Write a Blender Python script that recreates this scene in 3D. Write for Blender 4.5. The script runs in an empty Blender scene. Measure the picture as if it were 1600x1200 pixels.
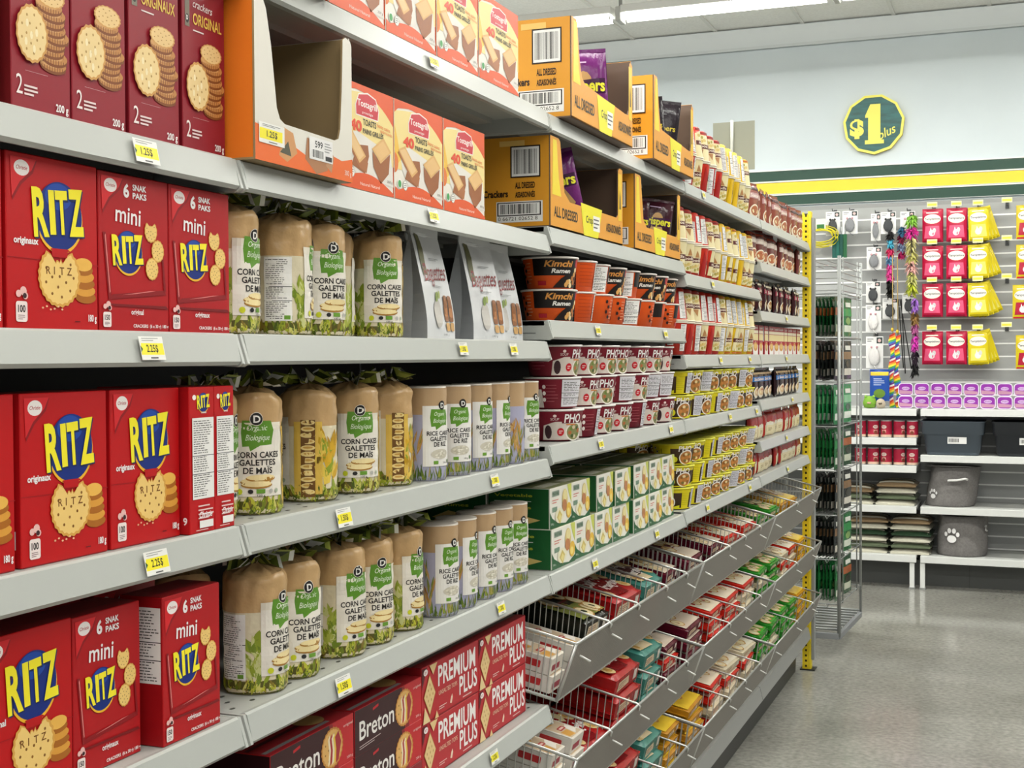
import bpy, math, random
from mathutils import Vector, Matrix
random.seed(7)
PI = math.pi
SC = bpy.context.scene
# ------------------------------------------------------------------ camera
CAM_X, CAM_Z, FPX = 0.987, 1.511, 2075.9
YAW, PITCH, ROLL = 0.37261, -0.021329, -0.0047545
fw = Vector((-math.sin(YAW)*math.cos(PITCH), math.cos(YAW)*math.cos(PITCH), math.sin(PITCH)))
rt = fw.cross(Vector((0, 0, 1))).normalized()
up = rt.cross(fw)
r2 = rt*math.cos(ROLL) + up*math.sin(ROLL)
u2 = -rt*math.sin(ROLL) + up*math.cos(ROLL)
cd = bpy.data.cameras.new('camera')
cam = bpy.data.objects.new('camera', cd)
SC.collection.objects.link(cam)
cd.sensor_fit = 'HORIZONTAL'; cd.sensor_width = 36.0; cd.lens = FPX/1600*36.0
cd.clip_start = 0.02; cd.clip_end = 60
cam.matrix_world = Matrix((( r2.x, u2.x, -fw.x, CAM_X), (r2.y, u2.y, -fw.y, 0), (r2.z, u2.z, -fw.z, CAM_Z), (0, 0, 0, 1)))
SC.camera = cam
# ------------------------------------------------------------------ world, exposure
W = bpy.data.worlds.new('store_ambient'); SC.world = W; W.use_nodes = True
W.node_tree.nodes['Background'].inputs[0].default_value = (1.0, 0.985, 0.955, 1)
W.node_tree.nodes['Background'].inputs[1].default_value = 0.34
SC.view_settings.view_transform = 'Standard'; SC.view_settings.look = 'None'
SC.view_settings.gamma = 1.0; SC.view_settings.exposure = -0.13
SC.view_settings.use_curve_mapping = False
SC.cycles.max_bounces = 6; SC.cycles.diffuse_bounces = 3; SC.cycles.glossy_bounces = 3
SC.cycles.use_denoising = True
CEIL = 3.80
LAMP_W = 15.5
LAMPS = [(-3.2+i*1.26, y) for y in (-2.2, 0.4, 3.0, 5.4, 7.65) for i in range(6)]
def area_light(x, y, z, w=1.18, d=0.09, power=LAMP_W):
    l = bpy.data.lights.new('tube_glow', 'AREA'); l.shape = 'RECTANGLE'; l.size = w; l.size_y = d
    l.energy = power; l.color = (1.0, 0.995, 0.96)
    o = bpy.data.objects.new('tube_glow', l); SC.collection.objects.link(o); o.location = (x, y, z)
    return o
# ------------------------------------------------------------------ materials
def lin(h):
    h = h.lstrip('#'); out = []
    for i in (0, 2, 4):
        c = int(h[i:i+2], 16)/255; out.append(c/12.92 if c <= 0.04045 else ((c+0.055)/1.055)**2.4)
    return out
MATS = {}
def mat(h, rough=0.42, metal=0.0, alpha=1.0, bump=0.0, bscale=60, emit=0.0):
    k = (h, rough, metal, alpha, bump, bscale, emit)
    if k in MATS: return MATS[k]
    m = bpy.data.materials.new('print_'+h.lstrip('#')); m.use_nodes = True
    nt = m.node_tree; b = nt.nodes['Principled BSDF']
    b.inputs['Base Color'].default_value = (*lin(h), 1); b.inputs['Roughness'].default_value = rough
    b.inputs['Metallic'].default_value = metal; b.inputs['Specular IOR Level'].default_value = 0.32
    if alpha < 1: b.inputs['Alpha'].default_value = alpha
    if emit:
        b.inputs['Emission Color'].default_value = (*lin(h), 1); b.inputs['Emission Strength'].default_value = emit
    if bump:
        t = nt.nodes.new('ShaderNodeTexCoord'); n = nt.nodes.new('ShaderNodeTexNoise'); bp = nt.nodes.new('ShaderNodeBump')
        n.inputs['Scale'].default_value = bscale; n.inputs['Detail'].default_value = 3
        bp.inputs['Strength'].default_value = bump; bp.inputs['Distance'].default_value = 0.004
        nt.links.new(t.outputs['Object'], n.inputs['Vector']); nt.links.new(n.outputs['Fac'], bp.inputs['Height'])
        nt.links.new(bp.outputs['Normal'], b.inputs['Normal'])
    m.diffuse_color = (*lin(h), 1)
    MATS[k] = m
    return m
def noisy(name, h1, h2, scale, rough, rvar=0.0, stretch=(1, 1, 1), detail=6, bump=0.0):
    m = bpy.data.materials.new(name); m.use_nodes = True; nt = m.node_tree; b = nt.nodes['Principled BSDF']
    t = nt.nodes.new('ShaderNodeTexCoord'); mp = nt.nodes.new('ShaderNodeMapping'); n = nt.nodes.new('ShaderNodeTexNoise')
    r = nt.nodes.new('ShaderNodeValToRGB'); mp.inputs['Scale'].default_value = stretch
    n.inputs['Scale'].default_value = scale; n.inputs['Detail'].default_value = detail
    r.color_ramp.elements[0].color = (*lin(h1), 1); r.color_ramp.elements[1].color = (*lin(h2), 1)
    r.color_ramp.elements[0].position = 0.35; r.color_ramp.elements[1].position = 0.65
    nt.links.new(t.outputs['Object'], mp.inputs['Vector']); nt.links.new(mp.outputs['Vector'], n.inputs['Vector'])
    nt.links.new(n.outputs['Fac'], r.inputs['Fac']); nt.links.new(r.outputs['Color'], b.inputs['Base Color'])
    b.inputs['Roughness'].default_value = rough
    if rvar:
        mr = nt.nodes.new('ShaderNodeMapRange'); mr.inputs['To Min'].default_value = rough-rvar; mr.inputs['To Max'].default_value = rough+rvar
        nt.links.new(n.outputs['Fac'], mr.inputs['Value']); nt.links.new(mr.outputs['Result'], b.inputs['Roughness'])
    if bump:
        bp = nt.nodes.new('ShaderNodeBump'); bp.inputs['Strength'].default_value = bump
        nt.links.new(n.outputs['Fac'], bp.inputs['Height']); nt.links.new(bp.outputs['Normal'], b.inputs['Normal'])
    return m
def matof(c, **k): return c if isinstance(c, bpy.types.Material) else mat(c, **k)
# ------------------------------------------------------------------ mesh builder
class MB:
    def __init__(s): s.v = []; s.f = []; s.fm = []; s.ms = []; s.sm = []
    def mi(s, m):
        m = matof(m)
        if m not in s.ms: s.ms.append(m)
        return s.ms.index(m)
    def face(s, pts, m, smooth=False):
        n = len(s.v); s.v += [tuple(p) for p in pts]; s.f.append(tuple(range(n, n+len(pts)))); s.fm.append(s.mi(m)); s.sm.append(smooth)
    def box(s, x0, x1, y0, y1, z0, z1, m, c=0.0):
        P = lambda a, b, d: (x0 if a < 0 else x1, y0 if b < 0 else y1, z0 if d < 0 else z1)
        if c <= 0:
            for q in (((-1,-1,-1),(-1,1,-1),(1,1,-1),(1,-1,-1)), ((-1,-1,1),(1,-1,1),(1,1,1),(-1,1,1)),
                      ((-1,-1,-1),(1,-1,-1),(1,-1,1),(-1,-1,1)), ((-1,1,-1),(-1,1,1),(1,1,1),(1,1,-1)),
                      ((-1,-1,-1),(-1,-1,1),(-1,1,1),(-1,1,-1)), ((1,-1,-1),(1,1,-1),(1,1,1),(1,-1,1))):
                s.face([P(*t) for t in q], m)
            return
        def C(a, b, d, ax):   # corner point belonging to the face with normal axis ax
            x = P(a, b, d)
            return tuple(x[i]-(0 if i == ax else c*(a, b, d)[i]) for i in range(3))
        for ax in range(3):
            o = [i for i in range(3) if i != ax]
            for sg in (-1, 1):
                q = []
                for p_, r_ in ((-1,-1),(1,-1),(1,1),(-1,1)):
                    t = [0, 0, 0]; t[ax] = sg; t[o[0]] = p_; t[o[1]] = r_; q.append(C(*t, ax))
                if (sg > 0) == (ax == 1): q.reverse()
                s.face(q, m)
            for p_ in (-1, 1):
                for r_ in (-1, 1):
                    q = []
                    for e, axx in ((-1, o[0]), (1, o[0]), (1, o[1]), (-1, o[1])):
                        t = [0, 0, 0]; t[ax] = e; t[o[0]] = p_; t[o[1]] = r_; q.append(C(*t, axx))
                    s.face(q, m)
        for a in (-1, 1):
            for b in (-1, 1):
                for d in (-1, 1): s.face([C(a, b, d, i) for i in range(3)], m)
    def ring(s, rings, m, closed=True, cap0=None, cap1=None, smooth=True):
        n = len(rings[0]); base = len(s.v)
        for r in rings: s.v += [tuple(p) for p in r]
        mi = s.mi(m)
        for i in range(len(rings)-1):
            for j in range(n if closed else n-1):
                k = (j+1) % n
                s.f.append((base+i*n+j, base+i*n+k, base+(i+1)*n+k, base+(i+1)*n+j)); s.fm.append(mi); s.sm.append(smooth)
        if cap0: s.f.append(tuple(base+j for j in range(n))[::-1]); s.fm.append(s.mi(cap0)); s.sm.append(False)
        if cap1: s.f.append(tuple(base+(len(rings)-1)*n+j for j in range(n))); s.fm.append(s.mi(cap1)); s.sm.append(False)
    def lathe(s, prof, m, n=24, c=(0, 0, 0), cap0=True, cap1=True, smooth=True):
        rs = [[(c[0]+r*math.cos(2*PI*j/n), c[1]+r*math.sin(2*PI*j/n), c[2]+z) for j in range(n)] for r, z in prof]
        s.ring(rs, m, True, m if cap0 else None, m if cap1 else None, smooth)
    def tube(s, pts, r, m, n=6):
        pts = [Vector(p) for p in pts]; rs = []
        for i, p in enumerate(pts):
            d = ((pts[min(i+1, len(pts)-1)]-p).normalized() + (p-pts[max(i-1, 0)]).normalized()).normalized()
            a = d.cross(Vector((0, 0, 1)) if abs(d.z) < 0.9 else Vector((1, 0, 0))).normalized(); b = d.cross(a)
            rr = r[i] if isinstance(r, (list, tuple)) else r
            rs.append([p + (a*math.cos(2*PI*j/n) + b*math.sin(2*PI*j/n))*rr for j in range(n)])
        s.ring(rs, m, True, m, m, n > 4)
    def prism(s, prof, y0, y1, m):
        """extrude an (x, z) outline along Y"""
        n = len(prof)
        for i in range(n):
            a, b = prof[i], prof[(i+1) % n]
            s.face([(a[0], y0, a[1]), (b[0], y0, b[1]), (b[0], y1, b[1]), (a[0], y1, a[1])], m)
        s.face([(p[0], y0, p[1]) for p in prof], m); s.face([(p[0], y1, p[1]) for p in prof][::-1], m)
    def mesh(s, name='mesh'):
        me = bpy.data.meshes.new(name); me.from_pydata(s.v, [], s.f)
        for m in s.ms: me.materials.append(m)
        me.polygons.foreach_set('material_index', s.fm); me.polygons.foreach_set('use_smooth', s.sm)
        me.update(); return me
# ------------------------------------------------------------------ lettering
TXT = {}
def glyphs(st, bold=0.0, shear=0.0):
    k = (st, bold, shear)
    if k in TXT: return TXT[k]
    c = bpy.data.curves.new('lettering', 'FONT'); c.body = st; c.offset = bold; c.shear = shear; c.resolution_u = 3; c.fill_mode = 'BOTH'
    o = bpy.data.objects.new('lettering', c)
    me = o.to_mesh(); V = [(v.co.x, v.co.y) for v in me.vertices]; F = [tuple(p.vertices) for p in me.polygons]
    o.to_mesh_clear(); bpy.data.objects.remove(o); bpy.data.curves.remove(c)
    x0 = min(v[0] for v in V); x1 = max(v[0] for v in V); y0 = min(v[1] for v in V); y1 = max(v[1] for v in V)
    TXT[k] = ([((x-x0)/(x1-x0), (y-y0)/(y1-y0)) for x, y in V], F, (x1-x0)/(y1-y0))
    return TXT[k]
def clip(P, ax, lo, hi):
    for sg, lim in ((1, lo), (-1, hi)):
        Q = []
        for i in range(len(P)):
            a, b = P[i], P[(i+1) % len(P)]; da = sg*(a[ax]-lim); db = sg*(b[ax]-lim)
            if da >= 0: Q.append(a)
            if (da > 0 > db) or (da < 0 < db):
                t = da/(da-db); Q.append((a[0]+t*(b[0]-a[0]), a[1]+t*(b[1]-a[1])))
        P = Q
        if len(P) < 3: return []
    return P
class Cv:
    """prints flat artwork on a surface: fn(u, v, offset) -> point"""
    def __init__(s, mb, fn, du=None, dv=None, off=0.0004, inc=0.00005, rough=0.42):
        s.mb, s.fn, s.du, s.dv, s.o, s.inc, s.rough = mb, fn, du, dv, off, inc, rough; s.R = None
    def emit(s, P, c):
        if s.R:
            a, cu, cv_ = s.R; ca, sa = math.cos(a), math.sin(a)
            P = [(cu+(x-cu)*ca-(y-cv_)*sa, cv_+(x-cu)*sa+(y-cv_)*ca) for x, y in P]
        L = [P]
        for ax, d in ((0, s.du), (1, s.dv)):
            if d:
                M = []
                for Q in L:
                    lo = min(q[ax] for q in Q); hi = max(q[ax] for q in Q)
                    a = math.floor(lo/d+1e-6); b = math.ceil(hi/d-1e-6)
                    if b-a <= 1: M.append(Q); continue
                    for i in range(a, b):
                        q = clip(Q, ax, i*d, (i+1)*d)
                        if q: M.append(q)
                L = M
        m = matof(c, rough=s.rough) if isinstance(c, str) else c
        for Q in L: s.mb.face([s.fn(x, y, s.o) for x, y in Q], m)
    def poly(s, P, c): s.emit(list(P), c); s.o += s.inc
    def rect(s, u0, v0, u1, v1, c): s.poly([(u0, v0), (u1, v0), (u1, v1), (u0, v1)], c)
    def rrect(s, u0, v0, u1, v1, r, c):
        P = []
        for cx, cy, a0 in ((u1-r, v0+r, -90), (u1-r, v1-r, 0), (u0+r, v1-r, 90), (u0+r, v0+r, 180)):
            for k in range(5): a = math.radians(a0+k*22.5); P.append((cx+r*math.cos(a), cy+r*math.sin(a)))
        s.poly(P, c)
    def ell(s, cu, cv_, ru, rv, c, n=24, a0=0, a1=360):
        P = [(cu+ru*math.cos(math.radians(a0+(a1-a0)*k/n)), cv_+rv*math.sin(math.radians(a0+(a1-a0)*k/n))) for k in range(n+(a1-a0 < 360))]
        s.poly(P, c)
    def t(s, st, u0, v0, u1, v1, c, bold=0.0, shear=0.0):
        V, F, _ = glyphs(st, bold, shear)
        for f in F: s.emit([(u0+(u1-u0)*V[i][0], v0+(v1-v0)*V[i][1]) for i in f], c)
        s.o += s.inc
    def th(s, st, u, v, h, c, bold=0.0, shear=0.0, sq=1.0, al='l'):
        a = glyphs(st, bold, shear)[2]*h*sq; u0 = u-(a/2 if al == 'c' else a if al == 'r' else 0)
        s.t(st, u0, v, u0+a, v+h, c, bold, shear)
    def lines(s, u0, v0, u1, v1, n, c='#3a3a3a', fill=0.35, seed=1, jag=True):
        rd = random.Random(seed); h = (v1-v0)/n
        for i in range(n):
            v = v0+h*(i+0.5); x = u0
            w = (u1-u0)*(rd.uniform(0.6, 1) if jag else 1)
            s.emit([(x, v-h*fill/2), (x+w, v-h*fill/2), (x+w, v+h*fill/2), (x, v+h*fill/2)], c)
        s.o += s.inc
    def facts(s, u0, v0, u1, v1, n=22, seed=1, bg='#eceae6', ink='#55534f'):
        s.rect(u0, v0, u1, v1, bg); e = (u1-u0)*0.06
        rd = random.Random(seed); h = (v1-v0-2*e)/n
        for i in range(n):
            v = v0+e+h*i
            if i in (int(n*.3), int(n*.55)): s.emit([(u0, v), (u1, v), (u1, v+h*.3), (u0, v+h*.3)], '#222222'); continue
            x = u0+e; en = u0+e+(u1-u0-2*e)*rd.uniform(.55, 1)
            while x < en:
                w = rd.uniform(.05, .2)*(u1-u0); s.emit([(x, v+h*.25), (min(x+w, en), v+h*.25), (min(x+w, en), v+h*.62), (x, v+h*.62)], ink); x += w+(u1-u0)*.03
        s.o += s.inc
    def barcode(s, u0, v0, u1, v1, n=30, seed=3, frame=None, num=None):
        if frame: s.rect(u0, v0, u1, v1, frame); g = (u1-u0)*.045; u0 += g; v0 += g; u1 -= g; v1 -= g
        s.rect(u0, v0, u1, v1, '#f0efec'); rd = random.Random(seed); m = (u1-u0)*.05
        vb = v0+(v1-v0)*(.2 if num else .08)
        x = u0+m; step = (u1-u0-2*m)/n
        for i in range(n):
            w = step*rd.choice((.3, .5, .75)); s.emit([(x, vb), (x+w, vb), (x+w, v1-(v1-v0)*.08), (x, v1-(v1-v0)*.08)], '#1d1b1b'); x += step
        s.o += s.inc
        if num: s.t(num, u0+m, v0+(v1-v0)*.04, u1-m, v0+(v1-v0)*.15, '#1d1b1b')
def FRONT(w, x=0.0): return lambda u, v, o: (x+o, u-w/2, v)
def LEFT(w, d): return lambda u, v, o: (-d+u, -w/2-o, v)
def RIGHT(w, d): return lambda u, v, o: (-u, w/2+o, v)
def TOP(w, h): return lambda u, v, o: (-v, u-w/2, h+o)
def CYL(r0, r1=None, h=1.0, a0=0.0):
    r1 = r0 if r1 is None else r1; rm = (r0+r1)/2
    def f(u, v, o):
        r = r0+(r1-r0)*v/h+o; a = u/rm+a0
        return (r*math.cos(a), r*math.sin(a), v)
    return f
# ------------------------------------------------------------------ things
def link(o): SC.collection.objects.link(o); return o
class Kind:
    def __init__(s, name, cat, root=None, parts=()): s.name, s.cat, s.root, s.parts = name, cat, root, list(parts)
def spawn(k, loc, rz=0.0, label='', group=None, rx=0.0, ry=0.0, sc=None, name=None):
    o = link(bpy.data.objects.new(name or k.name, k.root)); o.location = loc; o.rotation_euler = (rx, ry, rz)
    if sc: o.scale = sc if isinstance(sc, tuple) else (sc, sc, sc)
    o['label'] = label; o['category'] = k.cat
    if group: o['group'] = group
    def kids(ps, par):
        for p in ps:
            c = link(bpy.data.objects.new(p[0], p[1])); c.parent = par
            if len(p) > 3 and p[3]: c['label'] = p[3]
            if len(p) > 2: kids(p[2], c)
    kids(k.parts, o)
    return o
def thing(name, cat, label, mb=None, parts=(), loc=(0, 0, 0), group=None, rz=0.0):
    k = Kind(name, cat, mb.mesh(name) if mb else None, [(p[0], p[1].mesh(p[0]) if isinstance(p[1], MB) else p[1]) + tuple(p[2:]) for p in parts])
    return spawn(k, loc, rz, label, group)
def structure(name, mb, label=None):
    o = link(bpy.data.objects.new(name, mb.mesh(name))); o['kind'] = 'structure'
    if label: o['label'] = label
    return o
ORDS = ['leftmost', 'second from the left', 'third from the left', 'fourth from the left', 'fifth from the left', 'sixth from the left',
        'seventh from the left', 'eighth from the left', 'ninth from the left', 'tenth from the left', 'eleventh from the left',
        'twelfth from the left', 'thirteenth from the left', 'fourteenth from the left']
def nth(i, n):
    if n == 1: return ''
    if i == n-1: return 'rightmost'
    if i == n-2 and n > 4: return 'second from the right'
    if i == n-3 and n > 7: return 'third from the right'
    return ORDS[i]
# ================================================================== THE STORE SHELL
M_FLOOR = noisy('polished_concrete', '#85847c', '#9b9a92', 1.6, 0.13, 0.05, (1, 1, 1), 8)
def _floor_fine(m):
    nt = m.node_tree; b = nt.nodes['Principled BSDF']; r = [n for n in nt.nodes if n.type == 'VALTORGB'][0]
    t = [n for n in nt.nodes if n.type == 'TEX_COORD'][0]
    n2 = nt.nodes.new('ShaderNodeTexNoise'); n2.inputs['Scale'].default_value = 45; n2.inputs['Detail'].default_value = 8
    mx = nt.nodes.new('ShaderNodeMix'); mx.data_type = 'RGBA'; mx.blend_type = 'OVERLAY'; mx.inputs[0].default_value = 0.55
    nt.links.new(t.outputs['Object'], n2.inputs['Vector']); nt.links.new(r.outputs['Color'], mx.inputs[6])
    nt.links.new(n2.outputs['Fac'], mx.inputs[7]); nt.links.new(mx.outputs[2], b.inputs['Base Color'])
_floor_fine(M_FLOOR)
M_CEIL = noisy('ceiling_tile', '#e6e6e1', '#efefea', 60, 0.9, bump=0.1)
M_WALL = noisy('painted_wall', '#d0dade', '#d5dfe3', 2.0, 0.75)
mb = MB(); mb.box(-6, 6, -4, 9.42, -0.06, 0, M_FLOOR); structure('floor', mb)
mb = MB(); mb.box(-6, 6, -4, 9.6, CEIL+0.012, CEIL+0.08, M_CEIL)
for i in range(20): mb.box(-6+i*0.61, -5.976+i*0.61, -4, 9.4, CEIL, CEIL+0.0119, '#dcdcd6')
for i in range(12): mb.box(-6, 6, -3.7+i*1.22, -3.676+i*1.22, CEIL+0.001, CEIL+0.0119, '#dcdcd6')
structure('ceiling', mb)
mb = MB(); mb.box(-6, 6, 9.4, 9.55, 0, CEIL+0.012, M_WALL); structure('wall_back', mb)
mb = MB(); mb.box(-6, 6, 9.36, 9.399, CEIL-0.14, CEIL, '#cfd5d6'); mb.box(-6, 6, 9.345, 9.36, CEIL-0.15, CEIL-0.13, '#c4cacb'); structure('trim_1', mb)
# painted bands between white trim strips above the wall display
for nm, z0, z1, c in (('green', 2.727, 2.793, '#1f4436'), ('yellow', 2.638, 2.714, '#efcf38'), ('green', 2.556, 2.622, '#1f4436')):
    k = MB(); k.box(-6, 6, 9.385, 9.399, z0, z1, c); k.box(-6, 6, 9.38, 9.399, z1+0.002, z1+0.011, '#e6e9e4'); k.box(-6, 6, 9.38, 9.399, z0-0.003, z0-0.0005, '#e6e9e4')
    thing('wall_stripe', 'wall band', {'2.727': 'upper dark green band painted along the back wall', '2.638': 'bright yellow band along the back wall between two green ones', '2.556': 'lower dark green band just above the pet display'}[str(z0)], k)
# ceiling lamps: strip housings with two bare tubes, in rows
def lamp_kind():
    h = MB()
    h.box(-0.6, 0.6, -0.07, 0.07, 0.035, 0.08, '#e4e5e1', 0.004)
    t = []
    for s in (-1, 1):
        m = MB(); rs = []
        for x in (-0.585, 0.585): rs.append([(x, s*0.035+0.017*math.cos(a*PI/6), 0.015+0.017*math.sin(a*PI/6)) for a in range(12)])
        m.ring(rs, mat('#fffdf4', emit=27.0), True, '#dddddd', '#dddddd'); t.append(m)
    e = MB(); e.box(-0.635, -0.6, -0.06, 0.06, -0.01, 0.075, '#b9bab6', 0.004); e.box(-0.626, -0.61, -0.01, 0.01, 0.075, 0.3, '#9d9e9a')
    return Kind('strip_light', 'ceiling light', h.mesh('housing'), [('light_tube', t[0].mesh('tube')), ('light_tube', t[1].mesh('tube')), ('end_bracket', e.mesh('bracket'))])
LK = lamp_kind()
for i, (x, y) in enumerate(LAMPS):
    r, cidx = i//6, i % 6
    lab = 'strip light before the back wall, %s of its row' % nth(cidx, 6) if y > 7 else \
          'strip light, %s of the row %s' % (nth(cidx, 6), {5.4: 'over the far aisle', 3.0: 'over the middle of the aisle', 0.4: 'over the near aisle', -2.2: 'behind the near aisle'}[y])
    spawn(LK, (x, y, 3.50), 0, lab, 'strip lights under the ceiling')
    area_light(x, y, 3.488)
# price sign on the back wall
def ngon(n, r, a0=0): return [(r*math.cos(a0+2*PI*k/n), r*math.sin(a0+2*PI*k/n)) for k in range(n)]
def back_wall(y): return lambda u, v, o: (u, y-o, v)     # facing -Y: u to +X
mb = MB(); ring = ngon(11, 0.205, 0.16)
mb.ring([[(x, 9.395, z) for x, z in ring], [(x, 9.36, z) for x, z in ring]], '#d8c23c', True, None, '#f2ea6a', False)
sg = MB(); c = Cv(sg, back_wall(9.36), off=0.001, inc=0.0006)
c.poly(ngon(11, 0.188, 0.16), noisy('teal_panel', '#0b4a44', '#1f6464', 9, 0.45, 0, (1, 1, 4)))
dol = MB(); c2 = Cv(dol, back_wall(9.36), off=0.004, inc=0.0006)
c2.t('$', -0.158, -0.095, -0.064, 0.04, '#f1e768', bold=0.06)
c2.poly([(-0.058, -0.135), (0.068, -0.135), (0.068, -0.108), (0.045, -0.108), (0.045, 0.135), (-0.022, 0.135), (-0.056, 0.06), (-0.056, 0.045), (-0.036, 0.045), (-0.036, -0.108), (-0.058, -0.108)], '#f1e768')
c2.R = (0.42, 0.03, -0.11); c2.t('plus', 0.03, -0.135, 0.165, -0.055, '#f1e768', bold=0.01, shear=0.4); c2.R = None
thing('price_sign', 'sign', 'round green and yellow $1 plus sign on the back wall', mb, [('sign_face', sg), ('lettering', dol)], (-0.018, 0, 3.076))
# ================================================================== GONDOLA
BAY = [1.5246+1.219*i for i in range(-1, 5)]          # left ends of bays 1..5 and the right end
G1, G2, G3 = '#c2c4bf', '#b3b5b0', '#9c9d98'
DECK = mat('#adafaa', rough=0.38)
LIPM = mat('#b0b3ae', rough=0.33)
BAYN = ['first bay from the left', 'second bay from the left', 'middle bay', 'fourth bay from the left', 'far bay beside the yellow post']
def shelf(b, z, what, holes=False, last=False):
    y0, y1 = BAY[b]+0.003, BAY[b+1]-0.003
    d = MB(); d.box(-0.46, -0.009, y0, y1, z-0.012, z, DECK, 0.001)
    for k in range(3): d.box(-0.40+k*0.12, -0.36+k*0.12, y0+0.02, y1-0.02, z-0.022, z-0.012, G3)
    if holes:
        for r, x in ((0, -0.035), (1, -0.06), (2, -0.085), (3, -0.11)):
            for q in range(24):
                yy = y0+0.025+q*0.05+(0.025 if r % 2 else 0)
                if yy < y1-0.01: d.face([(x+0.0035*math.cos(a*PI/3), yy+0.006*math.sin(a*PI/3), z+0.0004) for a in range(6)], '#3b3c39')
    lip = MB(); lip.prism([(-0.012, z), (-0.004, z+0.0015), (0.0, z-0.001), (0.0085, z-0.036), (0.004, z-0.041), (-0.012, z-0.038)], y0+0.007, y1-0.007, LIPM)
    parts = [('price_channel', lip)]
    for yy in (y0, y1-0.006):
        e = MB(); e.prism([(-0.46, z-0.042), (-0.46, z-0.001), (-0.002, z+0.0003), (0.0105, z-0.039), (0.002, z-0.0435), (-0.02, z-0.0425)], yy, yy+0.006, LIPM)
        if yy == y0: e.box(-0.30, -0.03, yy-0.0006, yy, z-0.0285, z-0.0265, '#6c6e6b')
        parts.append(('side_bracket', e))
    return thing('metal_shelf', 'shelf', 'grey metal shelf in the %s, %s' % (BAYN[b], what), d, parts, group='grey metal shelves of the long shelving run')
SH = {0: [(2.045, 'topmost'), (1.774, 'under the maroon cracker boxes'), (1.541, 'second from the top'), (1.284, 'carrying the big red boxes'), (1.027, 'with the low red snack boxes'), (0.741, 'lowest')],
      1: [(2.045, 'under the upper toast boxes'), (1.774, 'under the lower toast boxes'), (1.541, 'under the white pouches'), (1.284, 'with the middle rice cakes'), (1.027, 'with the lower rice cakes'), (0.741, 'lowest, long red boxes')],
      2: [(2.042, 'under the highest yellow cartons'), (1.794, 'under the lower yellow cartons'), (1.588, 'under the orange bowls'), (1.311, 'under the maroon bowls'), (1.025, 'under the green boxes')],
      3: [(2.04, 'topmost'), (1.761, 'second from the top'), (1.510, 'third from the top'), (1.311, 'under two rows of yellow bowls'), (1.03, 'lowest')],
      4: [(2.039, 'topmost'), (1.873, 'second from the top'), (1.681, 'third from the top'), (1.510, 'under the small red boxes'), (1.329, 'under the blue banded pouches'), (1.169, 'second from the bottom'), (1.032, 'lowest above the baskets')]}
for b, L in SH.items():
    for z, w in L: shelf(b, z, w, holes=(b < 2 and z < 1.3))
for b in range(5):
    m = MB(); m.box(-0.48, -0.465, BAY[b]+0.004, BAY[b+1]-0.004, 0.211, 2.14, '#8d8e8a' if b == 4 else '#3c3b3a')  # grey panels; all but the far bay coloured dark for the shade between shelves
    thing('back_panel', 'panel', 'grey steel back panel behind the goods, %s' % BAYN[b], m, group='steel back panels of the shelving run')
for i in range(6):
    m = MB(); y = BAY[i]; x0 = -0.5
    m.box(x0, -0.463, y-0.0035, y+0.0035, 0.211, 2.15, '#77787a')
    thing('shelf_upright', 'upright', 'slotted grey upright hidden behind the goods at the %s joint' % ['near', 'first', 'second', 'third', 'fourth', 'far'][i], m, group='slotted uprights of the shelving run')
m = MB()
for b in range(5):
    m.prism([(-0.5, 0.0), (-0.055, 0.0), (-0.05, 0.15), (-0.5, 0.15)], BAY[b], BAY[b+1]-(0.04 if b == 4 else 0), '#3a3a36')
dk = MB()
for b in range(5): dk.prism([(-0.5, 0.1505), (0.008, 0.1505), (0.012, 0.156), (0.0, 0.206), (-0.012, 0.21), (-0.5, 0.21)], BAY[b]+0.002, BAY[b+1]-0.002, '#8f908c')
ec = MB(); n = 10; pr_ = []
for k in range(n+1):
    a = PI/2*k/n; pr_.append((-0.06+0.075*math.sin(a), 0.09+0.115*math.cos(a)))
for k in range(n): ec.face([(pr_[k][0], 6.399, pr_[k][1]), (pr_[k+1][0], 6.399, pr_[k+1][1]), (pr_[k+1][0], 6.404, pr_[k+1][1]), (pr_[k][0], 6.404, pr_[k][1])], '#161614')
thing('shelving_base', 'shelving base', 'dark kick board and grey base ledge under the wire baskets', m, [('base_deck', dk), ('end_trim', ec)])
# punched yellow end post
m = MB(); y = 6.406
m.box(-0.03, -0.0215, y, y+0.004, 0, 2.185, '#e8cc26'); m.box(-0.004, 0.011, y, y+0.045, 0, 2.19, '#e9d02e', 0.002)
zz = 0.0
while zz < 2.17:
    m.box(-0.0215, -0.0045, y, y+0.004, zz, min(zz+0.014, 2.185), '#e8cc26'); m.box(-0.0215, -0.0175, y, y+0.004, zz+0.014, zz+0.025, '#e8cc26'); m.box(-0.0085, -0.004, y, y+0.004, zz+0.014, zz+0.025, '#e8cc26')
    zz += 0.025
g = MB(); g.box(0.0112, 0.026, y+0.004, y+0.05, 0.05, 2.16, '#8b8d8b', 0.002)
f = MB(); f.box(-0.04, 0.03, y-0.01, y+0.06, 0.0, 0.006, '#2a2a28')
dk2 = MB(); dk2.box(-0.0215, -0.006, y+0.0041, y+0.006, 0, 2.18, '#15150f')
thing('end_post', 'post', 'tall yellow punched steel post at the far end of the shelving', m, [('grey_channel', g, [], 'plain grey channel'), ('foot_plate', f), ('inner_web', dk2)])
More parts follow.
